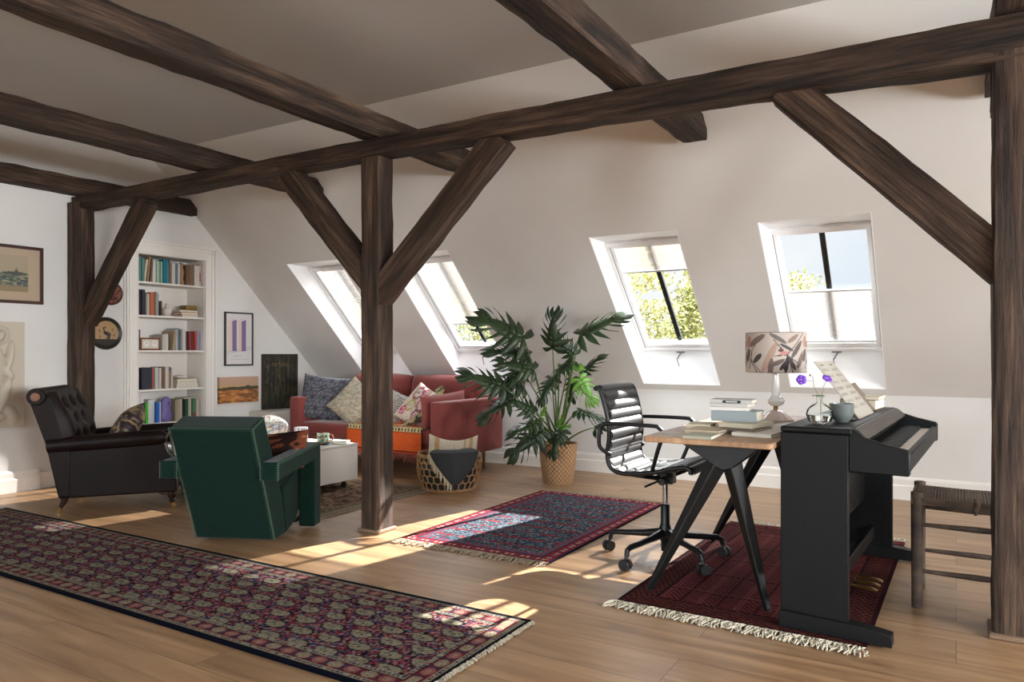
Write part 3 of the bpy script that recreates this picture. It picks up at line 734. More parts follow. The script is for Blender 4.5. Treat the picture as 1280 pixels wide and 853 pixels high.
tag(mb.build('shawl', M_pil, cols=linarr(floral(ab[:, 0], ab[:, 1]))), 'crumpled olive floral shawl lying between the white cushion and the rose bolster', 'shawl')
# orange throw over the seat
def throw_col(u, v, W=.86, H=.60):
    c = np.empty((u.size, 3)); c[:] = (206, 92, 44); s = H-v      # s from hanging end upward (v=0 back of the seat)
    d = s
    put(c, (d > .185) & (d < .28), (206, 186, 140))
    put(c, (d > .195) & (d < .222) & (((u*28) % 1) < .5), (92, 70, 54)); put(c, (d > .183) & (d < .190), (46, 42, 38))
    put(c, (d > .235) & (d < .27) & (((u*16+np.floor(d*130)*.3) % 1) < .55), (60, 68, 52)); put(c, (d > .24) & (d < .262) & (((u*9) % 1) < .2), (168, 60, 44))
    put(c, (d > .012) & (d < .022), (40, 34, 32)); put(c, d < .012, (190, 70, 44))
    put(c, (d > .33) & (d < .36), (222, 190, 130)); put(c, (d > .42) & (d < .43), (150, 60, 40)); return c
thr = thing('throw_blanket', 'bright orange throw with a patterned band and fringe hanging over the sofa seat', 'blanket', (-4.82, 5.12, 0), 0)
def throw_build():
    nx, ny = 110, 130; W, H = .86, .60
    vs = []; U = []; V_ = []
    for i in range(nx):
        for j in range(ny):
            u = i/(nx-1); s = j/(ny-1)*H
            top = .355                         # metres lying on the seat
            if s < top: y = .33-s; z = .442+.004*math.sin(u*14)
            elif s < top+.05:
                a = (s-top)/.05*PI/2; y = .33-top-.03*math.sin(a); z = .442-.03*(1-math.cos(a))
            else: y = .33-top-.03-.006*math.sin(u*23)*min(1, (s-top-.05)*6); z = .412-(s-top-.05)
            vs.append((u*W, y, z)); U.append(u*W); V_.append(s)
    fs = [(i*ny+j, (i+1)*ny+j, (i+1)*ny+j+1, i*ny+j+1) for i in range(nx-1) for j in range(ny-1)]
    mb = MB(); mb.add(vs, fs)
    return mb.build('throw_cloth', M_pil, thr, cols=linarr(throw_col(np.array(U), np.array(V_))), solid=.005)
tcl = throw_build()
mb = MB(); rr = random.Random(4)
for i in range(60):
    x = .86*(i+.5)/60; l = rr.uniform(.05, .085)*(1.6 if i == 38 else 1)
    mb.tube([(x, -.055, .218), (x+rr.uniform(-.004, .004), -.058, .218-l*.5), (x+rr.uniform(-.006, .006), -.056, .218-l)], .003, 4)
mb.build('throw_fringe', mat('rust_fringe', (150, 76, 60), .9, var=(9, (190, 130, 110), .4, .6)), tcl)

# ---------------------------------------------------------------- basket with cushion and blanket
M_rat = mat('natural_rattan', (176, 138, 96), .6, var=(20, (142, 104, 66), .3, .7))
bas = thing('rattan_basket', 'round open-weave rattan basket on the floor by the sofa arm', 'basket', (-3.53, 4.88, 0), 0)
def rad(z): return .212+.045*math.sin(PI*min(1, max(0, z/.30))*.75)
mb = MB()
for z in (.008, .274, .286): mb.tube([(rad(z)*math.cos(a), rad(z)*math.sin(a), z) for a in [2*PI*k/40 for k in range(40)]], .008, 6, closed=True)
mb.build('rim', M_rat, bas)
mb = MB(); NR = 26
for rrow, z in enumerate((.045, .10, .155, .21, .25)):
    for k in range(NR):
        a0 = 2*PI*(k+(rrow % 2)*.5)/NR
        pts = []
        for q in range(10):
            an = 2*PI*q/10; da = math.cos(an)*(2*PI/NR)*.55; zz = z+math.sin(an)*.030
            r_ = rad(zz)+.002*math.cos(an*2); pts.append((r_*math.cos(a0+da), r_*math.sin(a0+da), zz))
        mb.tube(pts, .0042, 5, closed=True)
mb.build('woven_wall', M_rat, bas)
MB().lathe([(0, .004), (.205, .004), (.208, .012), (0, .012)], n=32).build('basket_base', M_rat, bas)
mb = MB(); mb.lathe([(0, .015), (.195, .016), (.215, .10), (.215, .18), (.15, .215), (0, .225)], n=32)
tag(mb.build('folded_blanket', mat('charcoal_wool', (52, 54, 56), .95, bump=(120, .4, .004)), loc=(-3.53, 4.88, 0)), 'dark charcoal blanket stuffed inside the rattan basket, seen through its weave', 'blanket')
def cream_stripe(a, b):
    c = np.empty((a.size, 3)); c[:] = (222, 208, 186)
    for x in (.14, .2, .74, .88): put(c, np.abs(a-x) < .025, (196, 158, 112))
    return c
pi = pillow('cushion', .40, .27, .13, M_pil, (-3.52, 4.92, .30), (R(-10), R(2), R(31)), colfn=cream_stripe, seed=8, pinch=.02, sag=.05); tag(pi, 'cream cushion with tan stripes stuffed in the rattan basket', 'cushion')
# dark throw draped over the basket rim
ct = thing('fringed_blanket', 'charcoal wool blanket with cream tassels draped over the basket rim', 'blanket', (-3.53, 4.88, 0), R(44))
mb = MB()
def drape(u, v):
    # u across (-.5..+.5 rad-ish), v from inside top to the outside tip (triangle)
    ang = R(-98)+R(10)+(u-.46)*(1-.86*max(0, v-.3)/.7)*1.75
    if v < .3: r_ = .10+(rad(.29)+.016-.10)*(v/.3); z = .318+.012*math.sin(v/.3*PI)
    else: q = (v-.3)/.7; z = .315-q*.245; r_ = rad(z)+.018+.004*math.sin(u*20)
    return (r_*math.cos(ang), r_*math.sin(ang), z)
mb.grid(drape, 30, 24); mb.build('blanket_cloth', mat('charcoal_wool', (52, 54, 56), .95), ct, solid=.006)
mb = MB(); rr = random.Random(9)
for i in range(26):
    v = .26+.74*i/25; p = Vector(drape(0, v)); q = Vector(drape(0.0, min(1, v+.03)))
    rad_ = Vector((p.x, p.y, 0)).normalized()
    p0 = p+rad_*.004; L_ = rr.uniform(.045, .075); side = Vector((rad_.y, -rad_.x, 0))*rr.uniform(-.005, .012)
    mb.tube([p0, p0+side+Vector((0, 0, -L_*.5))+rad_*.003, p0+side*1.4+Vector((0, 0, -L_))], [.004, .005, .003], 5)
mb.build('tassels', mat('cream_tassel', (206, 194, 166), .9), ct)

# ---------------------------------------------------------------- white coffee table and things on it
M_wlac = mat('white_lacquer', (206, 200, 192), .35)
tb = thing('coffee_table', 'low white box coffee table on black casters in front of the sofa', 'table', (-4.66, 4.12, 0), R(-2))
rbox(-.46, .46, -.42, .42, .07, .345, .006, 2).build('table_box', M_wlac, tb)
rbox(-.465, .465, -.425, .425, .346, .362, .004, 2).build('table_lid', M_wlac, tb)
for x in (-.38, .38):
    for y in (-.34, .34): MB().tube([(x-.012, y, .0275), (x+.012, y, .0275)], .02, 14).box(x-.01, x+.01, y-.012, y+.012, .03, .07).build('caster', M_black, tb)
M_cer = mat('painted_ceramic', (255, 255, 255), .25, attr=True, spec=.5)
def lathe_col(name, prof, n, colfn, m, loc, parent=None):
    mb = MB(); mb.lathe(prof, n=n); k = len(prof)
    a = np.array([(j/n, i/(k-1)) for i in range(k) for j in range(n)])
    return mb.build(name, m, parent, loc=loc, cols=linarr(colfn(a[:, 0], a[:, 1])))
def speckle(a, b):
    c = np.empty((a.size, 3)); c[:] = (216, 212, 202)
    for k, q in enumerate([(96, 128, 160), (198, 128, 92), (120, 150, 140), (150, 150, 160)]):
        put(c, vnoise(a*70, b*26, k) > .78, q)
    return c
prof = [(0, 0), (.06, .0)]+[(.06+.085*math.sin(PI*.5*min(1, q*1.6)) if q < .625 else .145*math.cos((q-.625)/.375*PI/2)**.6, .24*q) for q in [i/40 for i in range(1, 40)]]+[(0.001, .24)]
v = lathe_col('patterned_vase', prof, 72, speckle, M_cer, (-4.70, 4.06, .3625)); tag(v, 'round white ceramic vessel speckled in blue and orange on the coffee table', 'vase')
def jarp(a, b):
    c = np.empty((a.size, 3)); c[:] = (220, 218, 214); put(c, (np.abs((a*14) % 1-.5) < .18) & (((b*7) % 1) < .5), (110, 128, 170)); put(c, (np.abs((a*10+.3) % 1-.5) < .08) & (((b*5) % 1) < .5), (190, 110, 90)); return c
prof = [(0, 0), (.052, 0)]+[(.056, .008+.09*i/20) for i in range(21)]+[(.05, .104), (.056, .107), (.056, .122), (.05, .127), (0.001, .128)]
v = lathe_col('lidded_jar', prof, 48, jarp, M_cer, (-4.60, 4.30, .3625)); tag(v, 'white lidded jar painted with blue and red marks on the coffee table', 'jar')
def bowlp(a, b):
    c = np.empty((a.size, 3)); c[:] = (222, 220, 214); put(c, vnoise(a*22, b*9, 2) > .74, (120, 160, 120)); return c
prof = [(0, 0), (.04, 0), (.065, .03), (.072, .06), (.068, .062), (.06, .03), (0.001, .01)]
v = lathe_col('ceramic_bowl', prof, 40, bowlp, M_cer, (-4.46, 3.98, .3625)); tag(v, 'small white bowl dotted green on the coffee table behind the green armrest', 'bowl')
mug = thing('mug', 'green and white floral mug with a rust-red handle on a dark saucer', 'mug', (-4.35, 4.30, .3625), R(31))
def mugp(a, b):
    c = np.empty((a.size, 3)); c[:] = (190, 206, 190); n_ = vnoise(a*16, b*8, 4); put(c, n_ > .6, (70, 124, 90)); put(c, vnoise(a*20, b*9, 6) > .75, (178, 100, 80)); return c
lathe_col('mug_body', [(0, .012), (.04, .012)]+[(.045+.006*i/14, .016+.074*i/14) for i in range(15)]+[(.046, .09), (.04, .02), (0.001, .018)], 44, mugp, M_cer, (0, 0, 0), mug)
MB().tube([(.046, 0, .078), (.07, 0, .08), (.082, 0, .058), (.072, 0, .036), (.046, 0, .03)], .006, 8).build('handle', mat('rust_glaze', (160, 72, 50), .3), mug)
MB().lathe([(0, 0), (.05, 0), (.072, .008), (.07, .012), (.045, .010), (0.001, .009)], n=36).build('saucer', mat('dark_blue_glaze', (44, 52, 74), .3), mug)
def book(name, label, w_, d_, h_, cover, loc, rz=0, group=None, cat='book', rx=0, ry=0, pages=(222, 214, 196), parts=True):
    """lying book: w_ along x, d_ along y, h_ thickness; spine at x=-w_/2"""
    t_ = min(.003, h_*.15)
    root = thing(name, label, cat, loc, rz, group); root.rotation_euler = (rx, ry, rz)
    mb = MB(); mb.box(-w_/2, w_/2, -d_/2, d_/2, 0, t_); mb.box(-w_/2, w_/2, -d_/2, d_/2, h_-t_, h_); mb.box(-w_/2, -w_/2+t_, -d_/2, d_/2, t_, h_-t_)
    mb.build('cover', cover, root, bevel=.0008, smooth=False)
    MB().box(-w_/2+t_, w_/2-.004, -d_/2+.004, d_/2-.004, t_, h_-t_).build('pages', mat('pages%d' % (sum(pages)), pages, .85), root, smooth=False)
    return root
def cm(c, r=.6): return mat('cover_%d_%d_%d' % c, c, r)
book('book', 'grey-green paperback lying on the coffee table beside the mug', .10, .14, .022, cm((140, 146, 136)), (-4.28, 4.43, .3625), R(20))
book('book', 'thin white book lying under the grey-green paperback end of the coffee table', .13, .10, .014, cm((206, 202, 196)), (-4.42, 4.48, .3625), R(8))
# low white ledge by the far corner, with the forest picture standing on it
o = rbox(-.16, .16, -.34, .34, 0, .485, .006, 2).build('low_cabinet', M_wlac, loc=(-6.19, 5.56, 0)); tag(o, 'low white cabinet in the far corner beneath the dark forest painting', 'cabinet')

# ---------------------------------------------------------------- green armchair
M_grn = mat('dark_green_wool', (8, 36, 28), .9, var=(40, (5, 27, 21), .3, .7), bump=(400, .3, .003), sheen=.12, spec=.15)
M_st = mat('pale_stitching', (62, 84, 70), .8)
gc = thing('armchair', 'angular dark green wool armchair seen from behind, with pale blanket-stitched edges', 'armchair', (-3.583, 2.845, 0), R(24.5))
def gprism(name, poly, a0, a1, m=M_grn):
    mb = MB(); mb.prism(poly, a0, a1, 'x'); return mb.build(name, m, gc, bevel=.012, seg=3)
bp_ = [(0.0, .02), (-.277, .69), (-.13, .745), (.10, .26), (.16, .02)]
gprism('backrest', bp_, -.24, .24)
gprism('seat', [(.165, .02), (.14, .13), (.12, .30), (.42, .43), (.50, .40), (.44, .20), (.30, .06)], -.238, .238)
for s in (-1, 1):
    x0, x1 = (.243, .345) if s > 0 else (-.345, -.243)
    gprism('armrest', [(-.19, .395), (-.19, .495), (.45, .535), (.45, .02), (.335, .02), (.335, .43)], x0, x1)
MB().box(-.22, .22, .36, .40, .04, .07).build('front_rail', M_black, gc)
mb = MB()
def stitches(p, q, nrm, side_, step=.013, L_=.016):
    p = Vector(p); q = Vector(q); n_ = int((q-p).length/step); d = (q-p).normalized(); nv = Vector(nrm); sv = Vector(side_)
    for i in range(n_):
        c = p+d*step*(i+.5); mb.tube([c+nv*.0015, c+sv*L_+nv*.0015], .0012, 4)
    mb.tube([p+nv*.001, q+nv*.001], .0018, 5)
tb_ = Vector((0, -.277, .67)).normalized(); nb_ = Vector((0, -.92, -.38)).normalized()
A0, A1 = (-.24, 0, .02), (-.24, -.277, .69); B0, B1 = (.24, 0, .02), (.24, -.277, .69)
o2 = Vector((0, -.002, 0))
stitches(Vector(A0)+o2, Vector(A1)+o2, nb_, (.9, 0, 0)); stitches(Vector(B0)+o2, Vector(B1)+o2, nb_, (-.9, 0, 0)); stitches(Vector(A1)+o2, Vector(B1)+o2, nb_, -tb_)
stitches((.242, -.277, .69), (.242, -.13, .745), (1, 0, 0), (0, 0, -1)); stitches((.2415, -.275, .688), (.2415, 0, .02), (1, 0, 0), (0, 1, 0))
for s in (-1, 1):
    for xx, dx in ((.243*s, .9*s), (.345*s, -.9*s)): stitches((xx, -.191, .395), (xx, -.191, .495), (0, -1, 0), (dx, 0, 0))
stitches((.346, -.19, .495), (.346, .45, .535), (1, 0, 0), (0, 0, -1)); stitches((.346, -.19, .395), (.346, -.19, .495), (1, 0, 0), (0, 1, 0))
st_o = mb.build('blanket_stitching', M_st, gc, label='pale green blanket stitching'); st_o['kind'] = 'stuff'
def tiger(a, b):
    c = np.empty((a.size, 3)); c[:] = (118, 64, 42); n_ = vnoise(a*5+3*vnoise(a*4, b*4, 2), b*9, 4)
    put(c, n_ < .42, (40, 26, 22)); put(c, n_ > .8, (186, 130, 84)); return c
pi = pillow('cushion', .34, .25, .12, M_pil, (-3.53, 3.14, .50), (R(-28), R(-7), R(20)), colfn=tiger, seed=11); tag(pi, 'brown and black tiger-patterned cushion on the green armchair', 'cushion')

# ---------------------------------------------------------------- leather armchair
M_lea = mat('dark_brown_leather', (27, 15, 13), .45, var=(6, (18, 10, 9), .35, .65), bump=(90, .15, .003), spec=.22)
lc = thing('armchair', 'old dark brown leather armchair with a rolled tufted back, beside the left wall', 'armchair', (-5.20, 3.20, 0), R(-43.8))
# side panels
sp = [(-.375, .10), (.375, .115), (.365, .30), (.31, .40), (.285, .50), (-.43, .47)]
for s in (-1, 1):
    mb = MB(); mb.prism(sp, s*.21, s*.295, 'x'); mb.build('side_panel', M_lea, lc, bevel=.012, seg=3)
    mb = MB(); mb.tube([(s*.275, -.44, .462), (s*.278, -.2, .478), (s*.28, .1, .495), (s*.28, .27, .502), (s*.278, .305, .495)], [.05, .055, .055, .052, .03], 20)
    mb.build('arm_roll', M_lea, lc)
    mb = MB(); mb.tube([(s*.325, .30, .50), (s*.30, .325, .54), (s*.255, .325, .535), (s*.225, .325, .47), (s*.245, .345, .38), (s*.25, .365, .30)], .008, 8)
    mb.build('arm_facing_trim', mat('worn_leather_trim', (70, 48, 42), .4), lc)
mb = MB(); mb.box(-.22, .22, -.36, .37, .12, .31); mb.build('seat_base', M_lea, lc, bevel=.02, seg=3)
rbox(-.205, .205, -.30, .35, .305, .415, .035, 4, puff=.015, div=3).build('seat_cushion', mat('grey_leafy_cloth', (150, 152, 148), .85, var=(14, (96, 98, 98), .45, .6)), lc, label='grey and white patterned seat cover')
# tufted back, leaning
def backf(u, v):
    x = (u-.5)*.60; t_ = v*.46
    puffy = .030*math.sin(PI*min(1, max(0, v*1.04)))
    for (bx_, bz_) in [(-.17, .12), (0, .12), (.17, .12), (-.085, .25), (.085, .25), (-.17, .37), (0, .37), (.17, .37)]:
        puffy -= .035*math.exp(-((x-bx_)**2+(t_-bz_)**2)/.0012)+.008*math.exp(-((x-bx_)**2+(t_-bz_)**2)/.006)
    edge = min(1, (1-abs(u-.5)*2)*7)
    return (x, -.30-t_*.30+puffy*edge+.04*edge, .40+t_*.94)
mb = MB(); mb.grid(backf, 50, 40)
mb.build('tufted_back', M_lea, lc)
mb = MB(); mb.prism([(-.375, .11), (-.30, .11), (-.30, .40), (-.415, .80), (-.50, .82), (-.56, .80), (-.45, .47)], -.30, .30, 'x'); mb.build('back_frame', M_lea, lc, bevel=.012, seg=3)
mb = MB(); mb.tube([(-.315, -.505, .80), (.315, -.505, .80)], .058, 22); mb.build('back_roll', M_lea, lc, bevel=.006)
for s in (-1, 1): MB().lathe([(0, 0), (.030, .0), (.027, .006), (.0, .010)], M=Matrix.Rotation(s*PI/2, 4, 'Y'), c=(s*.318, -.505, .80), n=24).build('roll_end', mat('tan_leather_worn', (120, 82, 62), .5), lc)
M_dw = mat('dark_turned_wood', (46, 28, 20), .4)
for sx in (-.25, .25):
    lg = MB().lathe([(0, .035), (.012, .035), (.02, .05), (.014, .06), (.026, .075), (.028, .10), (.03, .125), (0, .125)], c=(sx, .33, 0), n=16).build('leg', M_dw, lc)
    MB().tube([(sx, .33, .04), (sx, .345, .022)], .006, 8).tube([(sx-.008, .345, .0175), (sx+.008, .345, .0175)], .0165, 14).build('caster', M_brass, lg)
    lg = MB().tube([(sx, -.34, .12), (sx, -.355, .07), (sx, -.375, .035)], [.03, .022, .014], 10).build('leg', M_dw, lc)
    MB().tube([(sx-.008, -.38, .0175), (sx+.008, -.38, .0175)], .0165, 14).build('caster', M_brass, lg)
def paisley(a, b):
    c = np.empty((a.size, 3)); c[:] = (58, 48, 50); n_ = vnoise(a*14, b*14, 3)
    m_ = np.abs(vnoise(a*9, b*9, 1)-.5) < .07; put(c, m_, (176, 150, 108)); put(c, (n_ > .7), (112, 94, 110)); put(c, np.abs(vnoise(a*16, b*16, 8)-.5) < .05, (150, 134, 112)); return c
pi = pillow('cushion', .44, .34, .16, M_pil, (-5.17, 3.16, .555), (R(-38), R(10), R(-38)), colfn=paisley, seed=12, pinch=.08); tag(pi, 'dark paisley cushion with gold thread leaning in the leather armchair', 'cushion')
# ---------------------------------------------------------------- plant in woven basket pot
M_leaf = mat('philodendron_leaf', (48, 66, 36), .38, var=(5, (30, 46, 26), .35, .65), spec=.5)
M_leaf2 = mat('young_leaf', (96, 140, 50), .4, spec=.5)
M_stem = mat('petiole', (78, 96, 48), .5)
pl = thing('potted_plant', 'large split-leaf philodendron in a woven basket pot, between the sofa and the desk chair', 'plant', (-2.886, 5.56, 0), 0)
def weave_mat():
    m = bpy.data.materials.new('woven_straw'); m.use_nodes = True; t = m.node_tree; L = t.links.new; b = t.nodes['Principled BSDF']
    tc = t.nodes.new('ShaderNodeTexCoord'); sx = t.nodes.new('ShaderNodeSeparateXYZ'); L(tc.outputs['Object'], sx.inputs[0])
    at = t.nodes.new('ShaderNodeMath'); at.operation = 'ARCTAN2'; L(sx.outputs['Y'], at.inputs[0]); L(sx.outputs['X'], at.inputs[1])
    def M(op, a, b_=None):
        n = t.nodes.new('ShaderNodeMath'); n.operation = op
        for i, q in enumerate((a, b_)):
            if q is None: continue
            if isinstance(q, (int, float)): n.inputs[i].default_value = q
            else: L(q, n.inputs[i])
        return n.outputs[0]
    A = M('MULTIPLY', at.outputs[0], 24/PI/2); Z = M('MULTIPLY', sx.outputs['Z'], 26.0)
    d1 = M('ABSOLUTE', M('SUBTRACT', M('FRACT', M('ADD', A, Z)), .5)); d2 = M('ABSOLUTE', M('SUBTRACT', M('FRACT', M('SUBTRACT', A, Z)), .5))
    mn = M('MULTIPLY', M('MINIMUM', d1, d2), 2.0)
    r = t.nodes.new('ShaderNodeValToRGB'); r.color_ramp.elements[0].position = .03; r.color_ramp.elements[0].color = (*lin((120, 86, 58)), 1); r.color_ramp.elements[1].position = .35; r.color_ramp.elements[1].color = (*lin((188, 148, 108)), 1)
    L(mn, r.inputs['Fac']); L(r.outputs['Color'], b.inputs['Base Color']); b.inputs['Roughness'].default_value = .7
    bp = t.nodes.new('ShaderNodeBump'); bp.inputs['Strength'].default_value = .9; bp.inputs['Distance'].default_value = .008; L(mn, bp.inputs['Height']); L(bp.outputs[0], b.inputs['Normal'])
    return m
MB().lathe([(0, 0), (.122, 0), (.128, .01), (.150, .17), (.163, .325), (.166, .338), (.158, .338), (.150, .30), (0, .30)], n=48).build('basket_pot', weave_mat(), pl)
MB().lathe([(.149, .30), (.10, .309), (0.001, .312)], n=24).build('soil', mat('soil', (48, 38, 32), .95, bump=(60, .8, .01)), pl)
def leaf(parent, base, tip, size, nrm, m, wdt=1.0, droop=.25, nl=7, seed=0):
    """deeply lobed blade: base (petiole joint), tip direction, nrm = upward facing normal"""
    rr = random.Random(seed); base = Vector(base); tip = Vector(tip); ax = (tip-base); Ln = ax.length; ax.normalize()
    nr = Vector(nrm); nr = (nr-ax*nr.dot(ax)).normalized(); sd = ax.cross(nr)
    def P(s, t_, lift=0):
        """s along 0..1, t_ sideways metres"""
        d = Ln*s; z = -droop*Ln*s*s*.6-abs(t_)**1.5*.9+lift
        return base+ax*d+sd*t_+nr*z
    mb = MB()
    # midrib blade
    K = 14; vs = []
    for i in range(K+1):
        s = i/K; w_ = Ln*.15*wdt*(math.sin(PI*min(1, s*.85+.12))**.8)*(1-s**3*.9)
        vs += [P(s, -w_), P(s, 0, -.004), P(s, w_)]
    fs = []
    for i in range(K): fs += [(3*i, 3*i+1, 3*i+4, 3*i+3), (3*i+1, 3*i+2, 3*i+5, 3*i+4)]
    mb.add(vs, fs)
    for sgn in (-1, 1):
        for k in range(nl):
            s0 = .02+.86*k/nl; ang = R(118-88*(k/(nl-1))**.8)+rr.uniform(-.08, .08)
            Lk = Ln*.50*wdt*(math.sin(PI*(.22+.66*k/nl))**.7)*rr.uniform(.85, 1.1)
            wk = Ln*.064*wdt*rr.uniform(.85, 1.15)
            pts = []; n_ = 6
            for i in range(n_+1):
                q = i/n_; a_ = ang-.35*q
                dl = Lk*q; ww = wk*(1-.25*q) if q < .7 else wk*.82*(1-q)/.3
                ww = wk*(.75+.5*math.sin(PI*min(1, q*1.1)))*(1 if q < .75 else max(.02, (1-q)/.25))
                cs = s0+dl*math.cos(a_)/Ln; ct = sgn*dl*math.sin(a_)
                du = math.sin(a_)*ww; dv = -math.cos(a_)*ww
                wv = .006*math.sin(q*5+k)
                pts += [P(cs-du/Ln, ct+sgn*(-dv)*-1, wv), P(cs, ct, wv-.004), P(cs+du/Ln, ct-sgn*(-dv)*-1, wv)]
            mb.add(pts, [f for i in range(n_) for f in ((3*i, 3*i+1, 3*i+4, 3*i+3), (3*i+1, 3*i+2, 3*i+5, 3*i+4))])
    return mb.build('leaf', m, parent, solid=.0012, angle=80)
# camera-plane helper used only to convert measured directions into metres in this builder
rgt = Vector((.857, .515, 0)); fwd = Vector((-.515, .857, 0))
def pp(u, v, dep=0):
    """offset in metres from the pot: u,v measured around the pot foot at 147.5 px per metre"""
    return rgt*((u-699)/147.5)+fwd*dep+Vector((0, 0, (605-v)/147.5+ -.04))
LV = [  # base (u,v), tip (u,v), depth, normal hint, size factor, young?
    ((657, 421), (610, 391), -.10, (.3, -.8, .7), 1.15), ((719, 416), (764, 388), -.52, (-.3, -.9, .6), 1.0),
    ((690, 432), (688, 405), -.25, (0, -1, .35), 1.25), ((662, 440), (622, 430), -.05, (.2, -.7, .8), 1.2),
    ((668, 458), (630, 446), -.18, (.2, -.8, .6), 1.1), ((655, 478), (622, 470), -.05, (.1, -.8, .7), 1.15),
    ((632, 478), (586, 459), -.22, (.3, -.8, .7), 1.05), ((640, 492), (600, 512), -.2, (.3, -.6, .9), 1.0),
    ((668, 510), (640, 490), -.15, (.1, -.8, .7), 1.0), ((672, 520), (640, 528), -.28, (.2, -.5, .9), 1.1),
    ((676, 530), (640, 556), -.25, (.4, -.8, .5), 1.1), ((700, 530), (688, 552), -.30, (0, -.9, .5), .9),
    ((712, 448), (694, 462), -.15, (-.1, -.7, .8), .95), ((716, 440), (700, 425), -.2, (-.1, -.9, .5), .9),
    ((727, 462), (750, 436), -.05, (-.4, -.7, .6), .95), ((716, 470), (712, 498), .0, (-.1, -1, .3), .8),
    ((722, 468), (738, 492), -.22, (-.2, -.5, .9), 1.0), ((722, 507), (742, 512), -.15, (-.1, -.4, .95), .95),
    ((745, 530), (760, 520), -.05, (-.2, -.6, .8), .95), ((690, 470), (672, 500), -.1, (0, -1, .4), .9),
    ((700, 455), (724, 452), -.05, (0, -.7, .7), .8), ((652, 455), (628, 490), -.1, (.3, -.9, .3), .95)]
for i, (b, tpt, dep, nr, sc) in enumerate(LV):
    base = pp(*b, dep); tip = pp(*tpt, dep-.06); d = tip-base
    size = d.length
    if size < .22: tip = base+d.normalized()*.24
    tip = base+(tip-base)*1.0*sc
    young = i in (16, 20)
    leaf(pl, base, tip, 1, nr, M_leaf2 if young else M_leaf, wdt=1.12, seed=i, droop=.3)
    # petiole from the crown
    root_p = Vector((rnd.uniform(-.05, .06), rnd.uniform(-.05, .05), .31)); mid = root_p.lerp(base, .55)+Vector((0, 0, .06))
    if base.z > .6: mid = root_p.lerp(base, .5)+Vector((0, 0, .05))
    pts = []
    for q in range(9):
        t_ = q/8; pts.append(root_p*(1-t_)**2+mid*2*t_*(1-t_)+base*t_*t_)
    MB().tube(pts, [.010-.006*q/8 for q in range(9)], 7).build('stem', M_stem, pl)
for i, (b, tpt) in enumerate([((676, 514), (680, 503)), ((696, 528), (700, 515)), ((698, 529), (710, 524))]):
    base = pp(*b, -.2); leaf(pl, base, pp(*tpt, -.24), 1, (0, -1, .5), M_leaf2, wdt=1.3, nl=4, seed=40+i)
MB().lathe([(.0, .30), (.04, .30), (.036, .37), (.025, .42), (0.001, .44)], c=(.02, 0, 0), n=12).build('trunk', mat('plant_trunk', (96, 74, 54), .9, bump=(60, .6, .01)), pl)

# ---------------------------------------------------------------- desk
M_oakt = wood_mat('oak_table_top', (150, 112, 82), (176, 138, 104), (196, 160, 126), sx=14, sy=1.2, rough=.45, crack=False)
dk = thing('desk', 'oak-topped desk on splayed black steel legs, beside the piano', 'desk', (-.885, 3.02, 0), 0)
mb = MB(); ang = []
def rrect(x0, x1, y0, y1, r, n=5):
    p = []
    for cx, cy, a0 in ((x1-r, y1-r, 0), (x0+r, y1-r, 90), (x0+r, y0+r, 180), (x1-r, y0+r, 270)):
        for k in range(n+1): a = R(a0+90*k/n); p.append((cx+r*math.cos(a), cy+r*math.sin(a)))
    return p
mb.prism(rrect(-.275, .265, 0, 1.42, .02), .716, .74, 'z'); mb.build('tabletop', M_oakt, dk, bevel=.004, angle=30)
M_steel = mat('black_steel', (12, 12, 12), .45, 0)
for y in (.22, 1.24):
    mb = MB(); mb.prism([(-.20, .715), (.20, .715), (.13, .655), (.06, .60), (.02, .585), (-.015, .60), (-.09, .65)], y-.026, y+.026, 'y'); mb.build('crossbar', M_steel, dk, bevel=.006)
    # tapered folded-steel legs
    for (xa, za, xb, w0, w1, dx) in ((.0, .645, -.325, .052, .018, 1), (.045, .645, .20, .05, .018, 1)):
        a = Vector((xa, y, za)); b = Vector((xb, y, .012)); n_ = 8; vs = []; d = (b-a).normalized(); sd = d.cross(Vector((0, 1, 0))).normalized()
        for i in range(n_+1):
            q = i/n_; ww = w0+(w1-w0)*q; c = a.lerp(b, q); dd = .028-.013*q
            vs += [c+sd*ww+Vector((0, 0, 0)), c+Vector((0, dd, 0)), c-sd*ww, c-Vector((0, dd, 0))]
            if True:
                k = len(vs)-4
                vs[k] = c+sd*ww*.95; vs[k+2] = c-sd*ww*.95
        mb = MB(); mb.add(vs, [(4*i+j, 4*i+(j+1) % 4, 4*i+4+(j+1) % 4, 4*i+4+j) for i in range(n_) for j in range(4)]+[(3, 2, 1, 0), (4*n_, 4*n_+1, 4*n_+2, 4*n_+3)])
        mb.lathe([(0, 0), (.019, 0), (.019, .008), (.012, .014), (0, .016)], c=(xb, y, 0), n=14)
        mb.build('leg', M_steel, dk, bevel=.004)
MB().box(-.03, .03, .24, 1.22, .66, .71).build('stretcher_beam', M_steel, dk, bevel=.004)

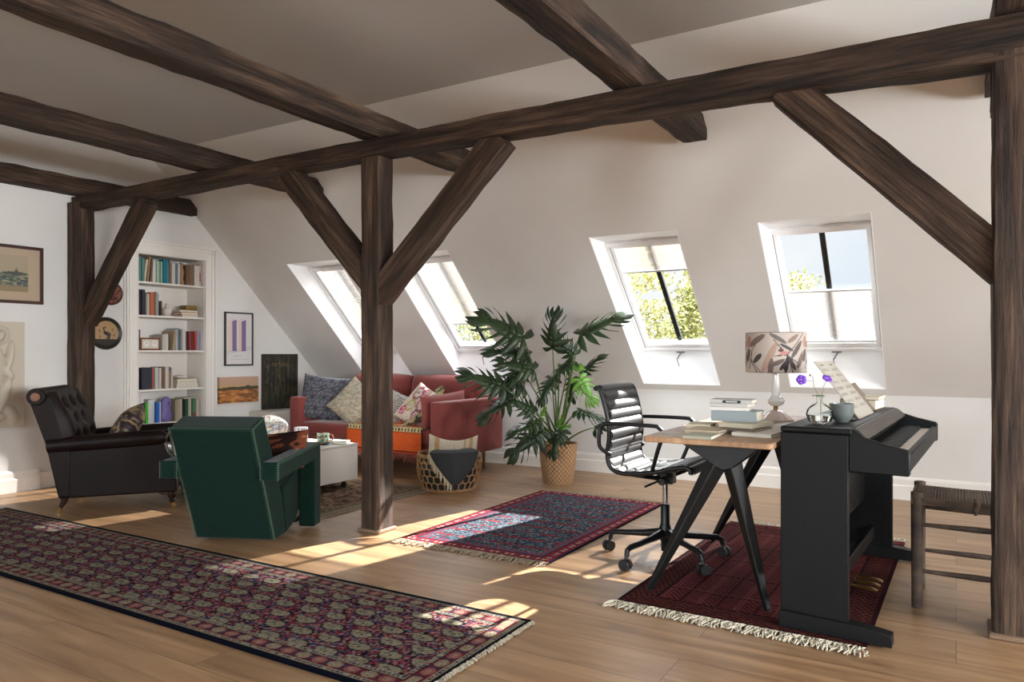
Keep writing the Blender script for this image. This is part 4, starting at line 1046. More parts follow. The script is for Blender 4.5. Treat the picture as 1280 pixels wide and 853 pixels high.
# books and papers on the desk
D = .7405
book('book', 'sage green cloth notebook lying nearest the front edge of the desk', .235, .12, .014, cm((160, 158, 140)), (-.925, 3.135, D), R(92))
book('book', 'brown-edged paperback lying just behind the sage notebook on the desk', .20, .15, .022, cm((178, 160, 134)), (-.945, 3.275, D), R(88))
book('book', 'white rounded notebook lying under the pile on the desk, its corner towards the piano', .25, .17, .016, cm((214, 208, 198)), (-.735, 3.345, D), R(84))
book('book', 'thin dark-spined booklet lying on the white rounded notebook', .20, .15, .008, cm((110, 98, 84)), (-.80, 3.38, D+.0165), R(80))
book('book', 'cream paperback lying across the pile below the thick blue book', .23, .16, .020, cm((206, 196, 172)), (-.815, 3.43, D+.025), R(78))
book('book', 'small beige book at the back of the desk beside the pile', .15, .11, .030, cm((196, 184, 158)), (-1.02, 3.42, D), R(95))
def book_desk(lbl, w_, d_, h_, c, z, x=-.87, y=3.46, rz=90): return book('book', lbl, w_, d_, h_, cm(c), (x, y, z), R(rz))
zb = D+.0455
book_desk('thick pale blue hardback in the middle of the pile on the desk', .15, .205, .048, (150, 160, 164), zb, -.865, 3.47, 88); zb += .0485
book_desk('white paperback lying directly on the thick blue book', .13, .17, .016, (216, 212, 206), zb, -.895, 3.47, 96); zb += .0165
book_desk('off-white paperback lying second from the top of the desk pile', .13, .175, .015, (206, 202, 196), zb, -.89, 3.475, 86); zb += .0155
tp = book_desk('grey magazine-like book with a black and white spine label on top of the desk pile', .13, .19, .018, (188, 186, 182), zb, -.885, 3.47, 92)
lab = MB().box(-.0665, -.0655, -.045, .035, .003, .015).build('spine_label', M_black, tp, smooth=False)
MB().box(-.0672, -.0664, -.03, .02, .007, .011).build('spine_lettering', mat('white_print', (226, 226, 226), .6), lab, smooth=False)
MB().add([(0, 0, 0), (.21, 0, 0), (.21, .297, 0), (0, .297, 0)], [(0, 1, 2, 3)])
o = MB().box(-.105, .105, -.148, .148, 0, .003).build('paper_sheets', mat('white_sheet', (226, 222, 216), .8), loc=(-.74, 3.70, D), rot=(0, 0, R(12)), smooth=False); tag(o, 'loose white paper sheets lying on the desk in front of the lamp', 'paper')

# lamp
lm = thing('table_lamp', 'white glass table lamp with a botanical drum shade, at the back of the desk', 'lamp', (-.818, 4.07, D), 0)
M_opal = mat('opal_glass', (236, 232, 228), .15, trans=.0, coat=.4)
flut = MB(); n_ = 64
pr = [(0, 0), (.085, 0), (.088, .008), (.070, .022), (.042, .046), (.02, .056), (0, .058)]
vs = []
for r_, z in pr:
    for k in range(n_): a = 2*PI*k/n_; q = r_*(1+.045*math.cos(12*a)*(1 if r_ > .03 else 0)); vs.append((q*math.cos(a), q*math.sin(a), z))
flut.add(vs, [(i*n_+k, i*n_+(k+1) % n_, (i+1)*n_+(k+1) % n_, (i+1)*n_+k) for i in range(len(pr)-1) for k in range(n_)])
flut.build('lamp_base', mat('pink_white_glass', (226, 208, 200), .2, coat=.5), lm)
MB().lathe([(0, .056), (.012, .056), (.012, .078), (0, .078)], n=20).build('brass_collar', M_brass, lm)
MB().lathe([(.0, .076), (.022, .078), (.038, .088), (.045, .104), (.038, .120), (.022, .130), (0, .131)], n=32).build('glass_ball', M_opal, lm)
MB().lathe([(0, .129), (.021, .129), (.0215, .16), (.017, .25), (0, .252)], n=28).build('lamp_stem', M_opal, lm)
MB().lathe([(0, .25), (.012, .25), (.012, .262), (.005, .264), (.005, .30), (0, .30)], n=16).build('socket', M_brass, lm)
def shade_col(a, b):
    c = np.empty((a.size, 3)); c[:] = (196, 184, 174); W_ = .942*a/1.4; H_ = .208*b
    def lf(x, y, L_, w_, an, q, al=1): put(c, ell(W_ % .236, H_, x, y, L_, w_, an), q, al)
    def st_(x0, y0, x1, y1, w_, q): put(c, seg(W_ % .236, H_, x0, y0, x1, y1, w_), q)
    for (x0, y0, x1, y1) in [(.02, .02, .035, .12), (.035, .12, .08, .19), (.03, .06, .06, .0), (.19, .0, .165, .09), (.165, .09, .12, .17), (.165, .09, .235, .20), (.10, .085, .165, .09), (.165, .09, .22, .04), (.075, .0, .03, .07)]:
        st_(x0, y0, x1, y1, .0022, (70, 62, 60))
    lf(.055, .165, .045, .014, .75, (128, 108, 98)); lf(.015, .16, .03, .014, 1.5, (176, 138, 120)); lf(.012, .09, .035, .011, 1.4, (104, 90, 84))
    lf(.060, .075, .028, .011, 1.0, (72, 64, 64)); lf(.105, .08, .085, .013, 1.25, (178, 146, 128), .9); lf(.11, .03, .045, .010, 1.5, (120, 104, 96))
    lf(.13, .05, .035, .011, .6, (112, 98, 92)); lf(.165, .045, .045, .008, 1.45, (56, 50, 52)); lf(.155, .04, .03, .008, 1.1, (66, 58, 60)); lf(.185, .05, .04, .008, 1.95, (78, 70, 70)); lf(.205, .12, .05, .010, 1.1, (110, 98, 94))
    lf(.225, .07, .05, .012, 1.2, (128, 112, 104)); lf(.155, .10, .016, .010, .3, (196, 140, 132)); lf(.145, .115, .010, .008, 0, (110, 74, 74)); lf(.135, .175, .04, .010, 2.4, (116, 110, 106)); lf(.19, .175, .03, .010, .8, (150, 128, 118))
    lf(.165, .13, .03, .007, 2.5, (90, 80, 78))
    st_(.236, .0, .236, .2, .001, (170, 150, 140)); return c
nn = 330; nz_ = 66; mb = MB(); vs = []; A_ = []; B_ = []
for i in range(nn):
    for j in range(nz_): a = 2*PI*i/nn; vs.append((.152*math.cos(a+1.52), .152*math.sin(a+1.52), .255+.21*j/(nz_-1))); A_.append(i/nn); B_.append(j/(nz_-1))
mb.add(vs, [(i*nz_+j, ((i+1) % nn)*nz_+j, ((i+1) % nn)*nz_+j+1, i*nz_+j+1) for i in range(nn) for j in range(nz_-1)])
shd = mb.build('lamp_shade', mat('printed_linen_shade', (255, 255, 255), .85, attr=True, bump=(300, .1, .001)), lm, cols=linarr(shade_col(np.array(A_), np.array(B_))), solid=.002)
mb = MB()
for z in (.257, .463): mb.tube([(.152*math.cos(a), .152*math.sin(a), z) for a in [2*PI*k/60 for k in range(60)]], .002, 5, closed=True)
for k in range(3): a = 2*PI*k/3; mb.tube([(0, 0, .30), (.152*math.cos(a), .152*math.sin(a), .30)], .0018, 5)
mb.build('shade_frame', M_brass, shd)

# ---------------------------------------------------------------- office chair
M_blk = mat('black_powder_coat', (22, 22, 23), .35, .2)
M_bl = mat('black_soft_leather', (26, 25, 26), .5, var=(20, (19, 18, 19), .35, .65), bump=(160, .12, .002), spec=.4)
ch = thing('office_chair', 'black ribbed leather swivel chair on a five-star caster base at the desk', 'chair', (-1.33, 3.80, 0), 0)
prof = [(-.305, .905), (-.292, .915), (-.275, .905), (-.258, .86), (-.232, .76), (-.222, .66), (-.232, .58), (-.225, .52), (-.195, .487), (-.14, .475), (-.05, .482), (.04, .498), (.13, .522), (.185, .530), (.212, .515), (.205, .49)]
def spl(P_, n):
    out = []
    for i in range(len(P_)-1):
        p0 = P_[max(0, i-1)]; p1 = P_[i]; p2 = P_[i+1]; p3 = P_[min(len(P_)-1, i+2)]
        for k in range(n):
            t_ = k/n; out.append(tuple(.5*((2*b)+(-a+c)*t_+(2*a-5*b+4*c-d)*t_*t_+(-a+3*b-3*c+d)*t_**3) for a, b, c, d in zip(p0, p1, p2, p3)))
    out.append(P_[-1]); return out
fine = spl(prof, 12)
# resample by arc length
def resample(P_, n):
    P_ = [Vector((p[0], p[1])) for p in P_]; d = [0]
    for a, b in zip(P_, P_[1:]): d.append(d[-1]+(b-a).length)
    out = []; j = 0
    for i in range(n):
        s = d[-1]*i/(n-1)
        while j < len(d)-2 and d[j+1] < s: j += 1
        q = (s-d[j])/max(1e-9, d[j+1]-d[j]); out.append(P_[j].lerp(P_[j+1], q))
    return out, d[-1]
pts, Ltot = resample(fine, 240)
NP_ = 18
def lea(side):
    def f(u, v):
        i = int(round(u*239)); p = pts[i]; a = pts[max(0, i-1)]; b = pts[min(239, i+1)]; t_ = (b-a).normalized(); n_ = Vector((t_.y, -t_.x))*-1
        rib = abs(math.sin(PI*NP_*u))**.6*.012+.002
        off = side*rib
        q = p+n_*off
        return (q.x, -.215+v*.43, q.y)
    return f
for lo_, hi_ in ():
    pass
mb = MB(); mb.grid(lea(1), 240, 5); mb.grid(lea(-1), 240, 5); mb.build('ribbed_leather_sling', M_bl, ch, angle=70)
for y in (-.23, .23):
    MB().tube([(p.x, y, p.y) for p in pts[::4]], .0125, 10, flat=1).build('side_rail', M_blk, ch)
for (x, z) in ((-.226, .60), (-.05, .482), (.12, .515)):
    MB().tube([(x, -.23, z-.012), (x, .23, z-.012)], .009, 8).build('spreader_bar', M_blk, ch)
for s in (-1, 1):
    y = s*.262
    P_ = [(-.215, s*.235, .57), (-.262, y, .61), (-.262, y, .70), (-.245, y, .725), (-.20, y, .732), (.02, y, .732), (.06, y, .722), (.078, y, .69), (.05, y, .60), (.015, s*.238, .50)]
    MB().tube(spl(P_, 6), .0105, 10).build('armrest', M_blk, ch)
# mechanism and base
mb = MB(); mb.tube([(0, -.05, .435), (0, .05, .435)], .035, 16).box(-.03, .05, -.035, .035, .405, .455); mb.tube([(.01, -.09, .425), (.01, .09, .425)], .02, 12)
mb.build('tilt_mechanism', M_blk, ch, bevel=.004)
mb = MB()
for s in (-1, 1):
    mb.tube([(0, s*.03, .43), (-.10, s*.14, .455), (-.13, s*.225, .472)], [.013, .011, .009], 8); mb.tube([(0, s*.03, .43), (.09, s*.14, .468), (.12, s*.225, .505)], [.013, .011, .009], 8)
mb.build('seat_bracket', M_blk, ch); MB().tube([(-.02, -.03, .42), (-.06, -.14, .40)], .006, 8).build('tilt_lever', M_blk, ch)
MB().lathe([(0, .26), (.0145, .26), (.0145, .42), (0, .42)], n=20).build('gas_column', M_chrome, ch)
MB().lathe([(0, .045), (.022, .045), (.022, .09), (.036, .12), (.034, .16), (.024, .19), (.024, .29), (.02, .295), (0, .295)], n=24).build('hub', M_blk, ch)
for an in (180, 252, 324, 36, 108):
    a = R(an); c_, s_ = math.cos(a), math.sin(a)
    mb = MB(); rr_ = [(.02, .14, .026), (.12, .125, .019), (.22, .115, .016), (.285, .110, .015), (.31, .098, .014), (.315, .07, .013)]
    mb.tube([(r_*c_, r_*s_, z) for r_, z, w_ in rr_], [w_ for _, _, w_ in rr_], 10); arm_ = mb.build('base_arm', M_blk, ch)
    cs = MB(); tx, ty = -s_, c_
    aa = a+rnd.uniform(-.8, .8); tx, ty = math.cos(aa), math.sin(aa); cx, cy = .325*c_, .325*s_
    for sg in (-1, 1): cs.tube([(cx+tx*.006*sg, cy+ty*.006*sg, .0295), (cx+tx*.024*sg, cy+ty*.024*sg, .0295)], .0285, 20)
    cs.tube([(cx, cy, .03), (.315*c_, .315*s_, .08)], .009, 8)
    cs.build('caster', mat('dark_rubber', (34, 34, 36), .5), arm_, bevel=.002)

# ---------------------------------------------------------------- digital piano
M_pno = mat('black_piano_grain', (7, 8, 8), .5, var=(3, (13, 13, 14), .35, .65), scale=(20, 20, 1), spec=.25)
pn = thing('digital_piano', 'black digital piano standing lengthways beside the desk, keyboard facing right', 'piano', (-.602, 3.085, .009), R(-2.7))
for y in (0, 1.325):
    MB().box(.0, .25, y, y+.03, .055, .775).build('side_panel', M_pno, pn, bevel=.003)
    MB().prism([(-.005, 0), (.40, 0), (.40, .045), (.30, .06), (.0, .068), (-.005, .06)], y-.015, y+.045, 'y').build('foot', M_pno, pn, bevel=.003)
    MB().prism([(.25, .635), (.455, .635), (.458, .645), (.458, .722), (.45, .732), (.36, .752), (.30, .772), (.27, .795), (.25, .798)], y, y+.03, 'y').build('cheek', M_pno, pn, bevel=.005)
MB().box(.0, .262, -.004, 1.36, .776, .799).build('top_board', M_pno, pn, bevel=.007, seg=3)
MB().box(.006, .018, .03, 1.325, .18, .776).build('back_panel', M_pno, pn)
MB().box(.10, .115, .03, 1.325, .30, .64).build('lower_panel', M_pno, pn)
MB().box(.115, .43, .03, 1.325, .64, .672).build('keybed', M_pno, pn, bevel=.003)
MB().box(.432, .455, .03, 1.325, .645, .712).build('front_rail', M_pno, pn, bevel=.004)
MB().box(.255, .27, .03, 1.325, .67, .77).build('fallboard_back', M_pno, pn)
MB().prism([(.268, .715), (.31, .708), (.31, .70), (.268, .70)], .03, 1.325, 'y').build('control_strip', M_black, pn)
MB().prism([(.262, .772), (.30, .752), (.312, .757), (.308, .768), (.285, .79), (.266, .800), (.258, .796)], .032, 1.323, 'y').build('sliding_lid', mat('worn_black_lid', (52, 46, 42), .35, var=(30, (34, 31, 29), .35, .65), scale=(1, .1, 1)), pn, bevel=.004)
M_ivory = mat('white_key', (214, 206, 196), .3); M_ebony = mat('black_key', (16, 16, 17), .4)
kw = (1.325-.03-.08)/52; ky0 = .07
wk = None
for i in range(52):
    if wk is None:
        wk = MB().box(.312, .430, 0, kw-.0009, .672, .702).build('white_key', M_ivory, pn, bevel=.0012); o = wk
    else:
        o = wk.copy(); COL.objects.link(o); o.parent = pn
    o.location = (0, ky0+kw*i, 0)
bk = None
for i in range(51):
    if (i+5) % 7 in (2, 6): continue
    if bk is None:
        bk = MB().prism([(.312, .700), (.392, .700), (.385, .714), (.312, .716)], 0, .0115, 'y').build('black_key', M_ebony, pn, bevel=.001); o = bk
    else:
        o = bk.copy(); COL.objects.link(o); o.parent = pn
    o.location = (0, ky0+kw*(i+1)-.006, 0)
MB().box(.312, .430, .03, ky0-.001, .672, .700).box(.312, .430, ky0+kw*52+.001, 1.325, .672, .700).build('key_block', M_pno, pn)
MB().box(.14, .165, .03, 1.325, .10, .165).build('pedal_rail', M_pno, pn, bevel=.003)
for y in (.60, .68, .76):
    MB().prism([(.165, .045), (.25, .038), (.275, .03), (.275, .022), (.165, .03)], y-.013, y+.013, 'y').build('pedal', M_brass, pn, bevel=.003)
MB().box(.19, .215, .35, 1.0, .799, .808).build('music_rest_ledge', M_black, pn)
# sheet music leaning back, and brown book behind it
def music(u, v, W=.42, H=.31):
    c = np.empty((u.size, 3)); c[:] = (184, 178, 166)
    for pg in (0, 1):
        x0 = .03+.21*pg; x1 = x0+.15
        for k in range(7):
            y = .05+.034*k
            for l in range(5): put(c, (np.abs(v-y-.0035*l) < .0006) & (u > x0) & (u < x1), (110, 104, 98), .8)
            g_ = np.floor(u/.006); put(c, (u > x0) & (u < x1) & (np.abs(v-y-.007-.006*(hsh(g_, g_*0+k, 3)-.5)) < .0022) & (hsh(g_, g_*0+k, pg) > .5) & (np.abs(u/.006-g_-.5) < .3), (88, 82, 78))
        put(c, (v > .285) & (v < .292) & (u > x0+.03) & (u < x0+.11), (120, 114, 108))
    put(c, np.abs(u-.21) < .0015, (150, 144, 134)); return c
# orientation: local x of sheet along world +Y, local y up and back to -X
sh = thing('sheet_music', 'open sheet music leaning back on the piano behind the grey bowl', 'sheet music', (-.362, 3.53, .8095), R(-2.7))
e1 = Vector((0, 1, 0)); e2 = Vector((-.60, 0, .80)).normalized(); e3 = e1.cross(e2)
Ms = Matrix((e1, e2, e3)).transposed().to_4x4()
a = colgrid('music_pages', .42, .31, 420, 310, music, mat('printed_paper', (255, 255, 255), .85, attr=True), sh, thick=.003); a.matrix_basis = Ms
a = MB().box(.0, .40, .0, .30, -.004, -.001).build('back_pages', mat('aged_sheet', (178, 168, 152), .85), sh, smooth=False); a.matrix_basis = Matrix.Translation((0, .03, 0)) @ Ms
a = MB().box(.0, .30, .0, .006, .003, .006).build('paper_curl', mat('aged_sheet', (178, 168, 152), .85), sh, smooth=False); a.matrix_basis = Ms
bb = book('book', 'brown hymnal-like book leaning beside the sheet music at the back of the piano', .24, .17, .018, cm((120, 104, 90)), (-.44, 4.06, .8085), 0)
bb.matrix_world = Matrix.Translation((-.345, 3.98, .812)) @ Ms @ Matrix.Translation((.12, .085+.0, -.024))
book('book', 'thick brown leather-bound book lying on the far end of the piano', .17, .23, .050, cm((122, 96, 72)), (-.42, 4.27, .809), R(-6))
book('book', 'cream book lying on top of the thick brown leather-bound book', .18, .24, .018, cm((188, 170, 142)), (-.415, 4.265, .8595), R(-3))
# bowl and bud vase
M_cel = mat('grey_green_glaze', (92, 98, 96), .3, coat=.2)
o = MB().lathe([(0, 0), (.022, 0), (.024, .003), (.038, .014), (.046, .036), (.049, .076), (.047, .078), (.043, .04), (.03, .014), (0.001, .01)], n=40).build('bowl', M_cel, loc=(-.412, 3.375, .8085)); tag(o, 'grey-green glazed cup-shaped bowl on the near end of the piano', 'bowl')
vs_ = thing('bud_vase', 'round clear glass bud vase half full of water on the piano', 'vase', (-.478, 3.235, .8085), 0)
MB().lathe([(0, .002), (.024, .0), (.044, .012), (.0525, .038), (.048, .058), (.034, .074), (.014, .085), (.0105, .092), (.0125, .110), (.015, .114)], n=48).build('glass_body', M_vglass, vs_)
MB().lathe([(0.001, .0065), (.024, .0055), (.042, .014), (.0505, .0385), (0.001, .0385)], n=48).build('water', mat('clear_water', (245, 250, 250), .02, trans=1.0, ior=1.33), vs_)
fl = thing('geranium_stems', 'two violet geranium blooms on thin stems in the glass vase', 'flowers', (-.478, 3.235, .818), 0)
def fp(u, v, dep=0): return rgt*((u-1025)/306)+fwd*dep+Vector((0, 0, (531-v)/306-.012))
MB().tube([fp(1026, 528), fp(1026, 500), fp(1018, 484), fp(1016, 470)], .0009, 5).tube([fp(1016, 477), fp(1008, 476), fp(1003, 476, -.0)], .0008, 5).tube([fp(1027, 526), fp(1027, 500), fp(1030, 484), fp(1033, 476)], .0009, 5).build('stem', mat('flower_stem', (92, 104, 62), .6), fl)
MB().lathe([(0, 0), (.003, .003), (.0028, .008), (0, .011)], c=fp(1013, 471), n=8).build('bud', mat('flower_bud', (80, 66, 60), .7), fl)
M_vio = mat('violet_petal', (104, 58, 168), .6)
for c0, nr in ((fp(1002, 475), Vector((.3, -1, .1))), (fp(1034, 474), Vector((.5, -.6, .8)))):
    nr = nr.normalized(); a1 = nr.cross(Vector((0, 0, 1))).normalized(); a2 = nr.cross(a1)
    for k in range(5):
        an = 2*PI*k/5; d1 = a1*math.cos(an)+a2*math.sin(an); d2 = a1*-math.sin(an)+a2*math.cos(an)
        vs2 = [c0]
        for q in range(9): t_ = -1+2*q/8; vs2.append(c0+d1*(.021*(math.cos(t_*1.2)**.5)+.0)+d2*.0125*t_+nr*.004*math.cos(t_))
        MB().add(vs2, [(0, i, i+1) for i in range(1, 9)]).build('petal', M_vio, fl, solid=.0006)
    MB().lathe([(0, -.002), (.004, 0), (0, .004)], c=c0+nr*.002, n=8).build('flower_centre', mat('flower_centre', (226, 206, 214), .6), fl)
for dx, an in ((-.013, .2), (.010, -.3), (0, 1.2)):
    c0 = fp(1024, 495)+rgt*dx; vs2 = [c0+rgt*(.014*math.cos(a))+fwd*(.012*math.sin(a))+Vector((0, 0, .003*math.sin(2*a+an))) for a in [2*PI*k/12 for k in range(12)]]
    MB().add(vs2+[c0+Vector((0, 0, .002))], [(i, (i+1) % 12, 12) for i in range(12)]).build('leaf', mat('geranium_leaf', (70, 104, 50), .6), fl, solid=.0006)

# ---------------------------------------------------------------- rush stool
M_stl = wood_mat('weathered_stool_wood', (48, 38, 32), (78, 64, 54), (104, 88, 76), sx=8, sy=8, crack=False)
M_rush = mat('woven_rush', (92, 74, 58), .85, var=(30, (58, 46, 38), .35, .65), scale=(.3, 3, 1), bump=(60, .8, .006))
so = thing('rush_stool', 'low weathered wooden stool with a woven rush seat, behind the heavy post', 'stool', (.07, 3.79, 0), 0)
for x in (-.215, .215):
    for y in (-.155, .155):
        MB().tube([(x, y, 0), (x, y, .25), (x, y, .498)], [.021, .023, .024], 14).build('leg', M_stl, so)
for y in (-.155, .155):
    for z in (.16, .36): MB().tube([(-.21, y, z+(.02 if y > 0 else 0)), (0, y, z+(.02 if y > 0 else 0)), (.21, y, z+(.02 if y > 0 else 0))], [.008, .013, .008], 10).build('stretcher', M_stl, so)
for x in (-.215, .215):
    for z in (.12, .32): MB().tube([(x, -.15, z), (x, 0, z), (x, .15, z)], [.008, .012, .008], 10).build('stretcher', M_stl, so)
def rush(u, v):
    x = -.235+.47*u; a = v*2*PI
    # closed loop around front and back rail
    y = .165*math.cos(a); yy = max(-.165, min(.165, .195*math.cos(a)))
    z = .465+.028*math.sin(a)*(1-.25*(1-abs(yy)/.165))-.006*math.sin(PI*u)
    strand = .002*abs(math.sin(u*130))
    dia = min(abs(x), abs(yy))
    return (x, yy*1.05, z+strand*(1 if math.sin(a) > 0 else -1))
mb = MB(); mb.grid(rush, 120, 36, closev=True); mb.build('woven_seat', M_rush, so)
mb = MB(); mb.tube([(.0, -.178, .49), (.005, -.185, .47), (-.003, -.18, .445), (.0, -.175, .425)], [.008, .012, .010, .006], 8); mb.build('rush_knot', M_rush, so)

# ---------------------------------------------------------------- pictures on the left wall
M_canvas = mat('painted_canvas', (255, 255, 255), .7, attr=True, bump=(300, .1, .001))
XF = XL
def wallpic(name, label, cat, y0, y1, z0, z1, colfn, frame=None, fw_=.02, depth=.02, res=90, gap=0.0, mount=None, lean=0, cm_=M_canvas, zfn=None):
    W, H = y1-y0, z1-z0
    root = thing(name, label, cat, (XF+.002, y0, z0), 0)
    if lean: root.rotation_euler = (0, lean, 0)
    nx = max(8, int(W*res*2)); ny = max(8, int(H*res*2))
    a = colgrid('picture' if not zfn else 'relief_panel', W-2*fw_, H-2*fw_, nx, ny, lambda u, v: colfn(u/(W-2*fw_), v/(H-2*fw_)), cm_, root, thick=depth*.55 if frame else depth, zfn=zfn)
    a.matrix_basis = Matrix.Translation((0, fw_, fw_)) @ Matrix(((0, 0, 1, 0), (1, 0, 0, 0), (0, 1, 0, 0), (0, 0, 0, 1)))
    if frame:
        mb = MB(); mb.box(0, depth, 0, W, 0, fw_).box(0, depth, 0, W, H-fw_, H).box(0, depth, 0, fw_, fw_, H-fw_).box(0, depth, W-fw_, W, fw_, H-fw_)
        mb.build('picture_frame', frame, root, bevel=.002, smooth=False)
    return root
def sea(a, b):
    c = np.empty((a.size, 3)); c[:] = (176, 156, 134)
    ins = (a > .10) & (a < .86) & (b > .17) & (b < .86); A = (a-.1)/.76; B = (b-.17)/.69
    sky = np.stack([156+10*B, 148+4*B, 128+0*B], 1); c[ins] = sky[ins]
    n_ = vnoise(a*24, b*46, 1); sea_ = ins & (B < .50)
    c[sea_] = (92, 104, 92); put(c, sea_ & (n_ > .62), (150, 140, 112)); put(c, sea_ & (n_ < .3), (66, 80, 84)); put(c, sea_ & (B < .16), (140, 124, 96))
    put(c, ins & ell(A, B, .80, .50, .20, .05), (76, 82, 76)); put(c, ins & (np.abs(A-.82) < .008) & (B > .5) & (B < .66), (60, 62, 62)); put(c, ins & ell(A, B, .82, .56, .03, .04), (84, 80, 72))
    return c
wallpic('framed_painting', 'framed faded seascape painting with a small lighthouse, upper left wall', 'painting', 2.50, 3.175, 1.488, 1.945, sea, mat('mahogany_frame', (62, 34, 26), .4), .024, .03)
def reliefz(u, v):
    x, y = u, v; z = np.zeros_like(x)
    def bump(cx, cy, a, b, an, h):
        nonlocal z
        c_, s_ = math.cos(an), math.sin(an); p = (x-cx)*c_+(y-cy)*s_; q = -(x-cx)*s_+(y-cy)*c_
        z = np.maximum(z, h*np.sqrt(np.maximum(0, 1-(p/a)**2-(q/b)**2)))
    bump(.66, .86, .10, .065, .3, .045); bump(.66, .87, .16, .10, 0, .018); bump(.60, .62, .15, .19, .15, .04); bump(.80, .66, .05, .17, -.25, .045); bump(.78, .52, .05, .10, .9, .04)
    bump(.56, .45, .18, .11, .2, .045); bump(.72, .30, .075, .19, -.5, .05); bump(.50, .22, .07, .20, .35, .04); bump(.62, .10, .16, .05, .1, .03); bump(.34, .62, .05, .2, .3, .035); bump(.82, .12, .08, .12, .9, .02)
    z = z*1.35+(vnoise(x*9, y*16, 3)-.5)*.010
    e = np.minimum(np.minimum(x, 1-x)*6, np.minimum(y, 1-y)*8); return z*np.clip(e*2, 0, 1)
wallpic('plaster_relief', 'cream plaster relief panel of a seated figure, below the framed seascape', 'relief', 2.45, 3.032, .515, 1.342, lambda a, b: np.tile((196, 186, 170), (a.size, 1)).astype(float), None, 0, .03, 70,
        cm_=mat('cream_plaster', (255, 255, 255), .8, attr=True, bump=(50, .3, .004)), zfn=reliefz)
def poster(a, b):
    c = np.empty((a.size, 3)); c[:] = (208, 204, 204)
    for x0 in (.24, .60):
        put(c, (a > x0-.13) & (a < x0) & (b > .26) & (b < .86), (212, 190, 174)); put(c, (a > x0) & (a < x0+.17) & (b > .26+.03*(a-x0)*0) & (b < .85+.2*(a-x0)), (122, 104, 148))
        put(c, (a > x0-.05) & (a < x0+.05) & (np.abs(b-.895) < .004), (150, 146, 146)); put(c, np.abs(b-.27-.1*(a-x0)) < .004, (100, 84, 130), .5)
    put(c, (a > .2) & (a < .6) & (np.abs(b-.165) < .008) & (hsh(np.floor(a*60), np.floor(b*10)) > .35), (140, 136, 138)); put(c, (a > .2) & (a < .88) & (np.abs(b-.10) < .003), (170, 168, 168)); return c
wallpic('framed_poster', 'black-framed poster with two purple upright bars, above the small landscape', 'poster', 4.915, 5.265, .965, 1.515, poster, mat('black_frame', (22, 22, 22), .4), .014, .022, 130)
def field(a, b):
    c = np.empty((a.size, 3)); n_ = vnoise(a*9, b*24, 2)
    c[:, 0] = 186-20*(1-b); c[:, 1] = 150-8*(1-b); c[:, 2] = 132-40*(1-b)
    put(c, (b > .56) & (b < .66) & (a < .6), (206, 160, 84), .6)
    put(c, (b < .56), (168, 106, 56)); put(c, (b < .54) & (n_ > .62), (120, 80, 48)); put(c, (b < .50) & (n_ < .28), (196, 132, 70)); put(c, (b > .50) & (b < .58+.04*np.sin(a*5)), (66, 66, 52)); put(c, ell(a, b, .72, .62, .06, .05), (58, 60, 48)); put(c, (a > .5) & (b > .52) & (b < .62), (70, 70, 56)); return c
wallpic('small_painting', 'small unframed sunset field landscape hanging low beside the bookcase', 'painting', 4.84, 5.325, .585, .850, field, None, 0, .028, 100)
def forest(a, b):
    c = np.empty((a.size, 3)); c[:] = (44, 42, 34); n_ = vnoise(a*16, b*6, 2); put(c, n_ > .6, (62, 58, 40)); put(c, vnoise(a*12, b*14, 5) > .7, (78, 74, 48), .7)
    for k, x in enumerate((.08, .2, .33, .42, .55, .68, .8, .93)): put(c, (np.abs(a-x-.01*np.sin(b*9+k)) < .014+.006*(k % 3)) & (b > .25), (26, 24, 22), .85)
    put(c, (b < .3), (38, 44, 32), .6); put(c, (b < .3) & (n_ > .55), (70, 70, 48), .6); put(c, ell(a, b, .45, .42, .12, .2) & (n_ > .4), (92, 88, 58), .5)
    w_ = (b > .77) & (b < .86) & (a > .26) & (a < .74); put(c, w_ & (np.abs(b-.81-.03*np.sin(a*70)) < .011) & (hsh(np.floor(a*24), a*0, 1) > .25), (150, 128, 92), .7)
    put(c, (a > .04) & (a < .2) & (b > .75) & (b < .95) & (vnoise(a*60, b*30, 6) > .7), (140, 104, 84), .7); return c
wallpic('forest_painting', 'dark green forest painting standing on the low white cabinet behind the sofa', 'painting', 5.385, 5.875, .492, 1.085, forest, mat('thin_dark_frame', (52, 32, 24), .5), .008, .024, 100, lean=0)
# round pictures
def roundpic(name, label, cat, y, z, r, colfn, frame, fr_w, depth=.022):
    root = thing(name, label, cat, (XF+.002, y, z), 0); root.rotation_euler = (0, R(90), 0)
    n1, n2 = 40, 96; mb = MB(); rr_ = r-fr_w; A = []; B = []; vs = []
    for i in range(n1):
        for k in range(n2): q = rr_*i/(n1-1); a = 2*PI*k/n2; vs.append((-q*math.sin(a), q*math.cos(a), depth*.5)); A.append(q*math.cos(a)/rr_); B.append(q*math.sin(a)/rr_)
    mb.add(vs, [(i*n2+k, i*n2+(k+1) % n2, (i+1)*n2+(k+1) % n2, (i+1)*n2+k) for i in range(n1-1) for k in range(n2)])
    mb.build('picture', M_canvas, root, cols=linarr(colfn(np.array(A), np.array(B))))
    MB().lathe([(rr_-.004, depth*.45), (rr_+.004, depth*.75), (r-.012, depth*1.1), (r-.003, depth*.8), (r, 0), (0, 0)], n=72).build('round_frame', frame, root)
    return root
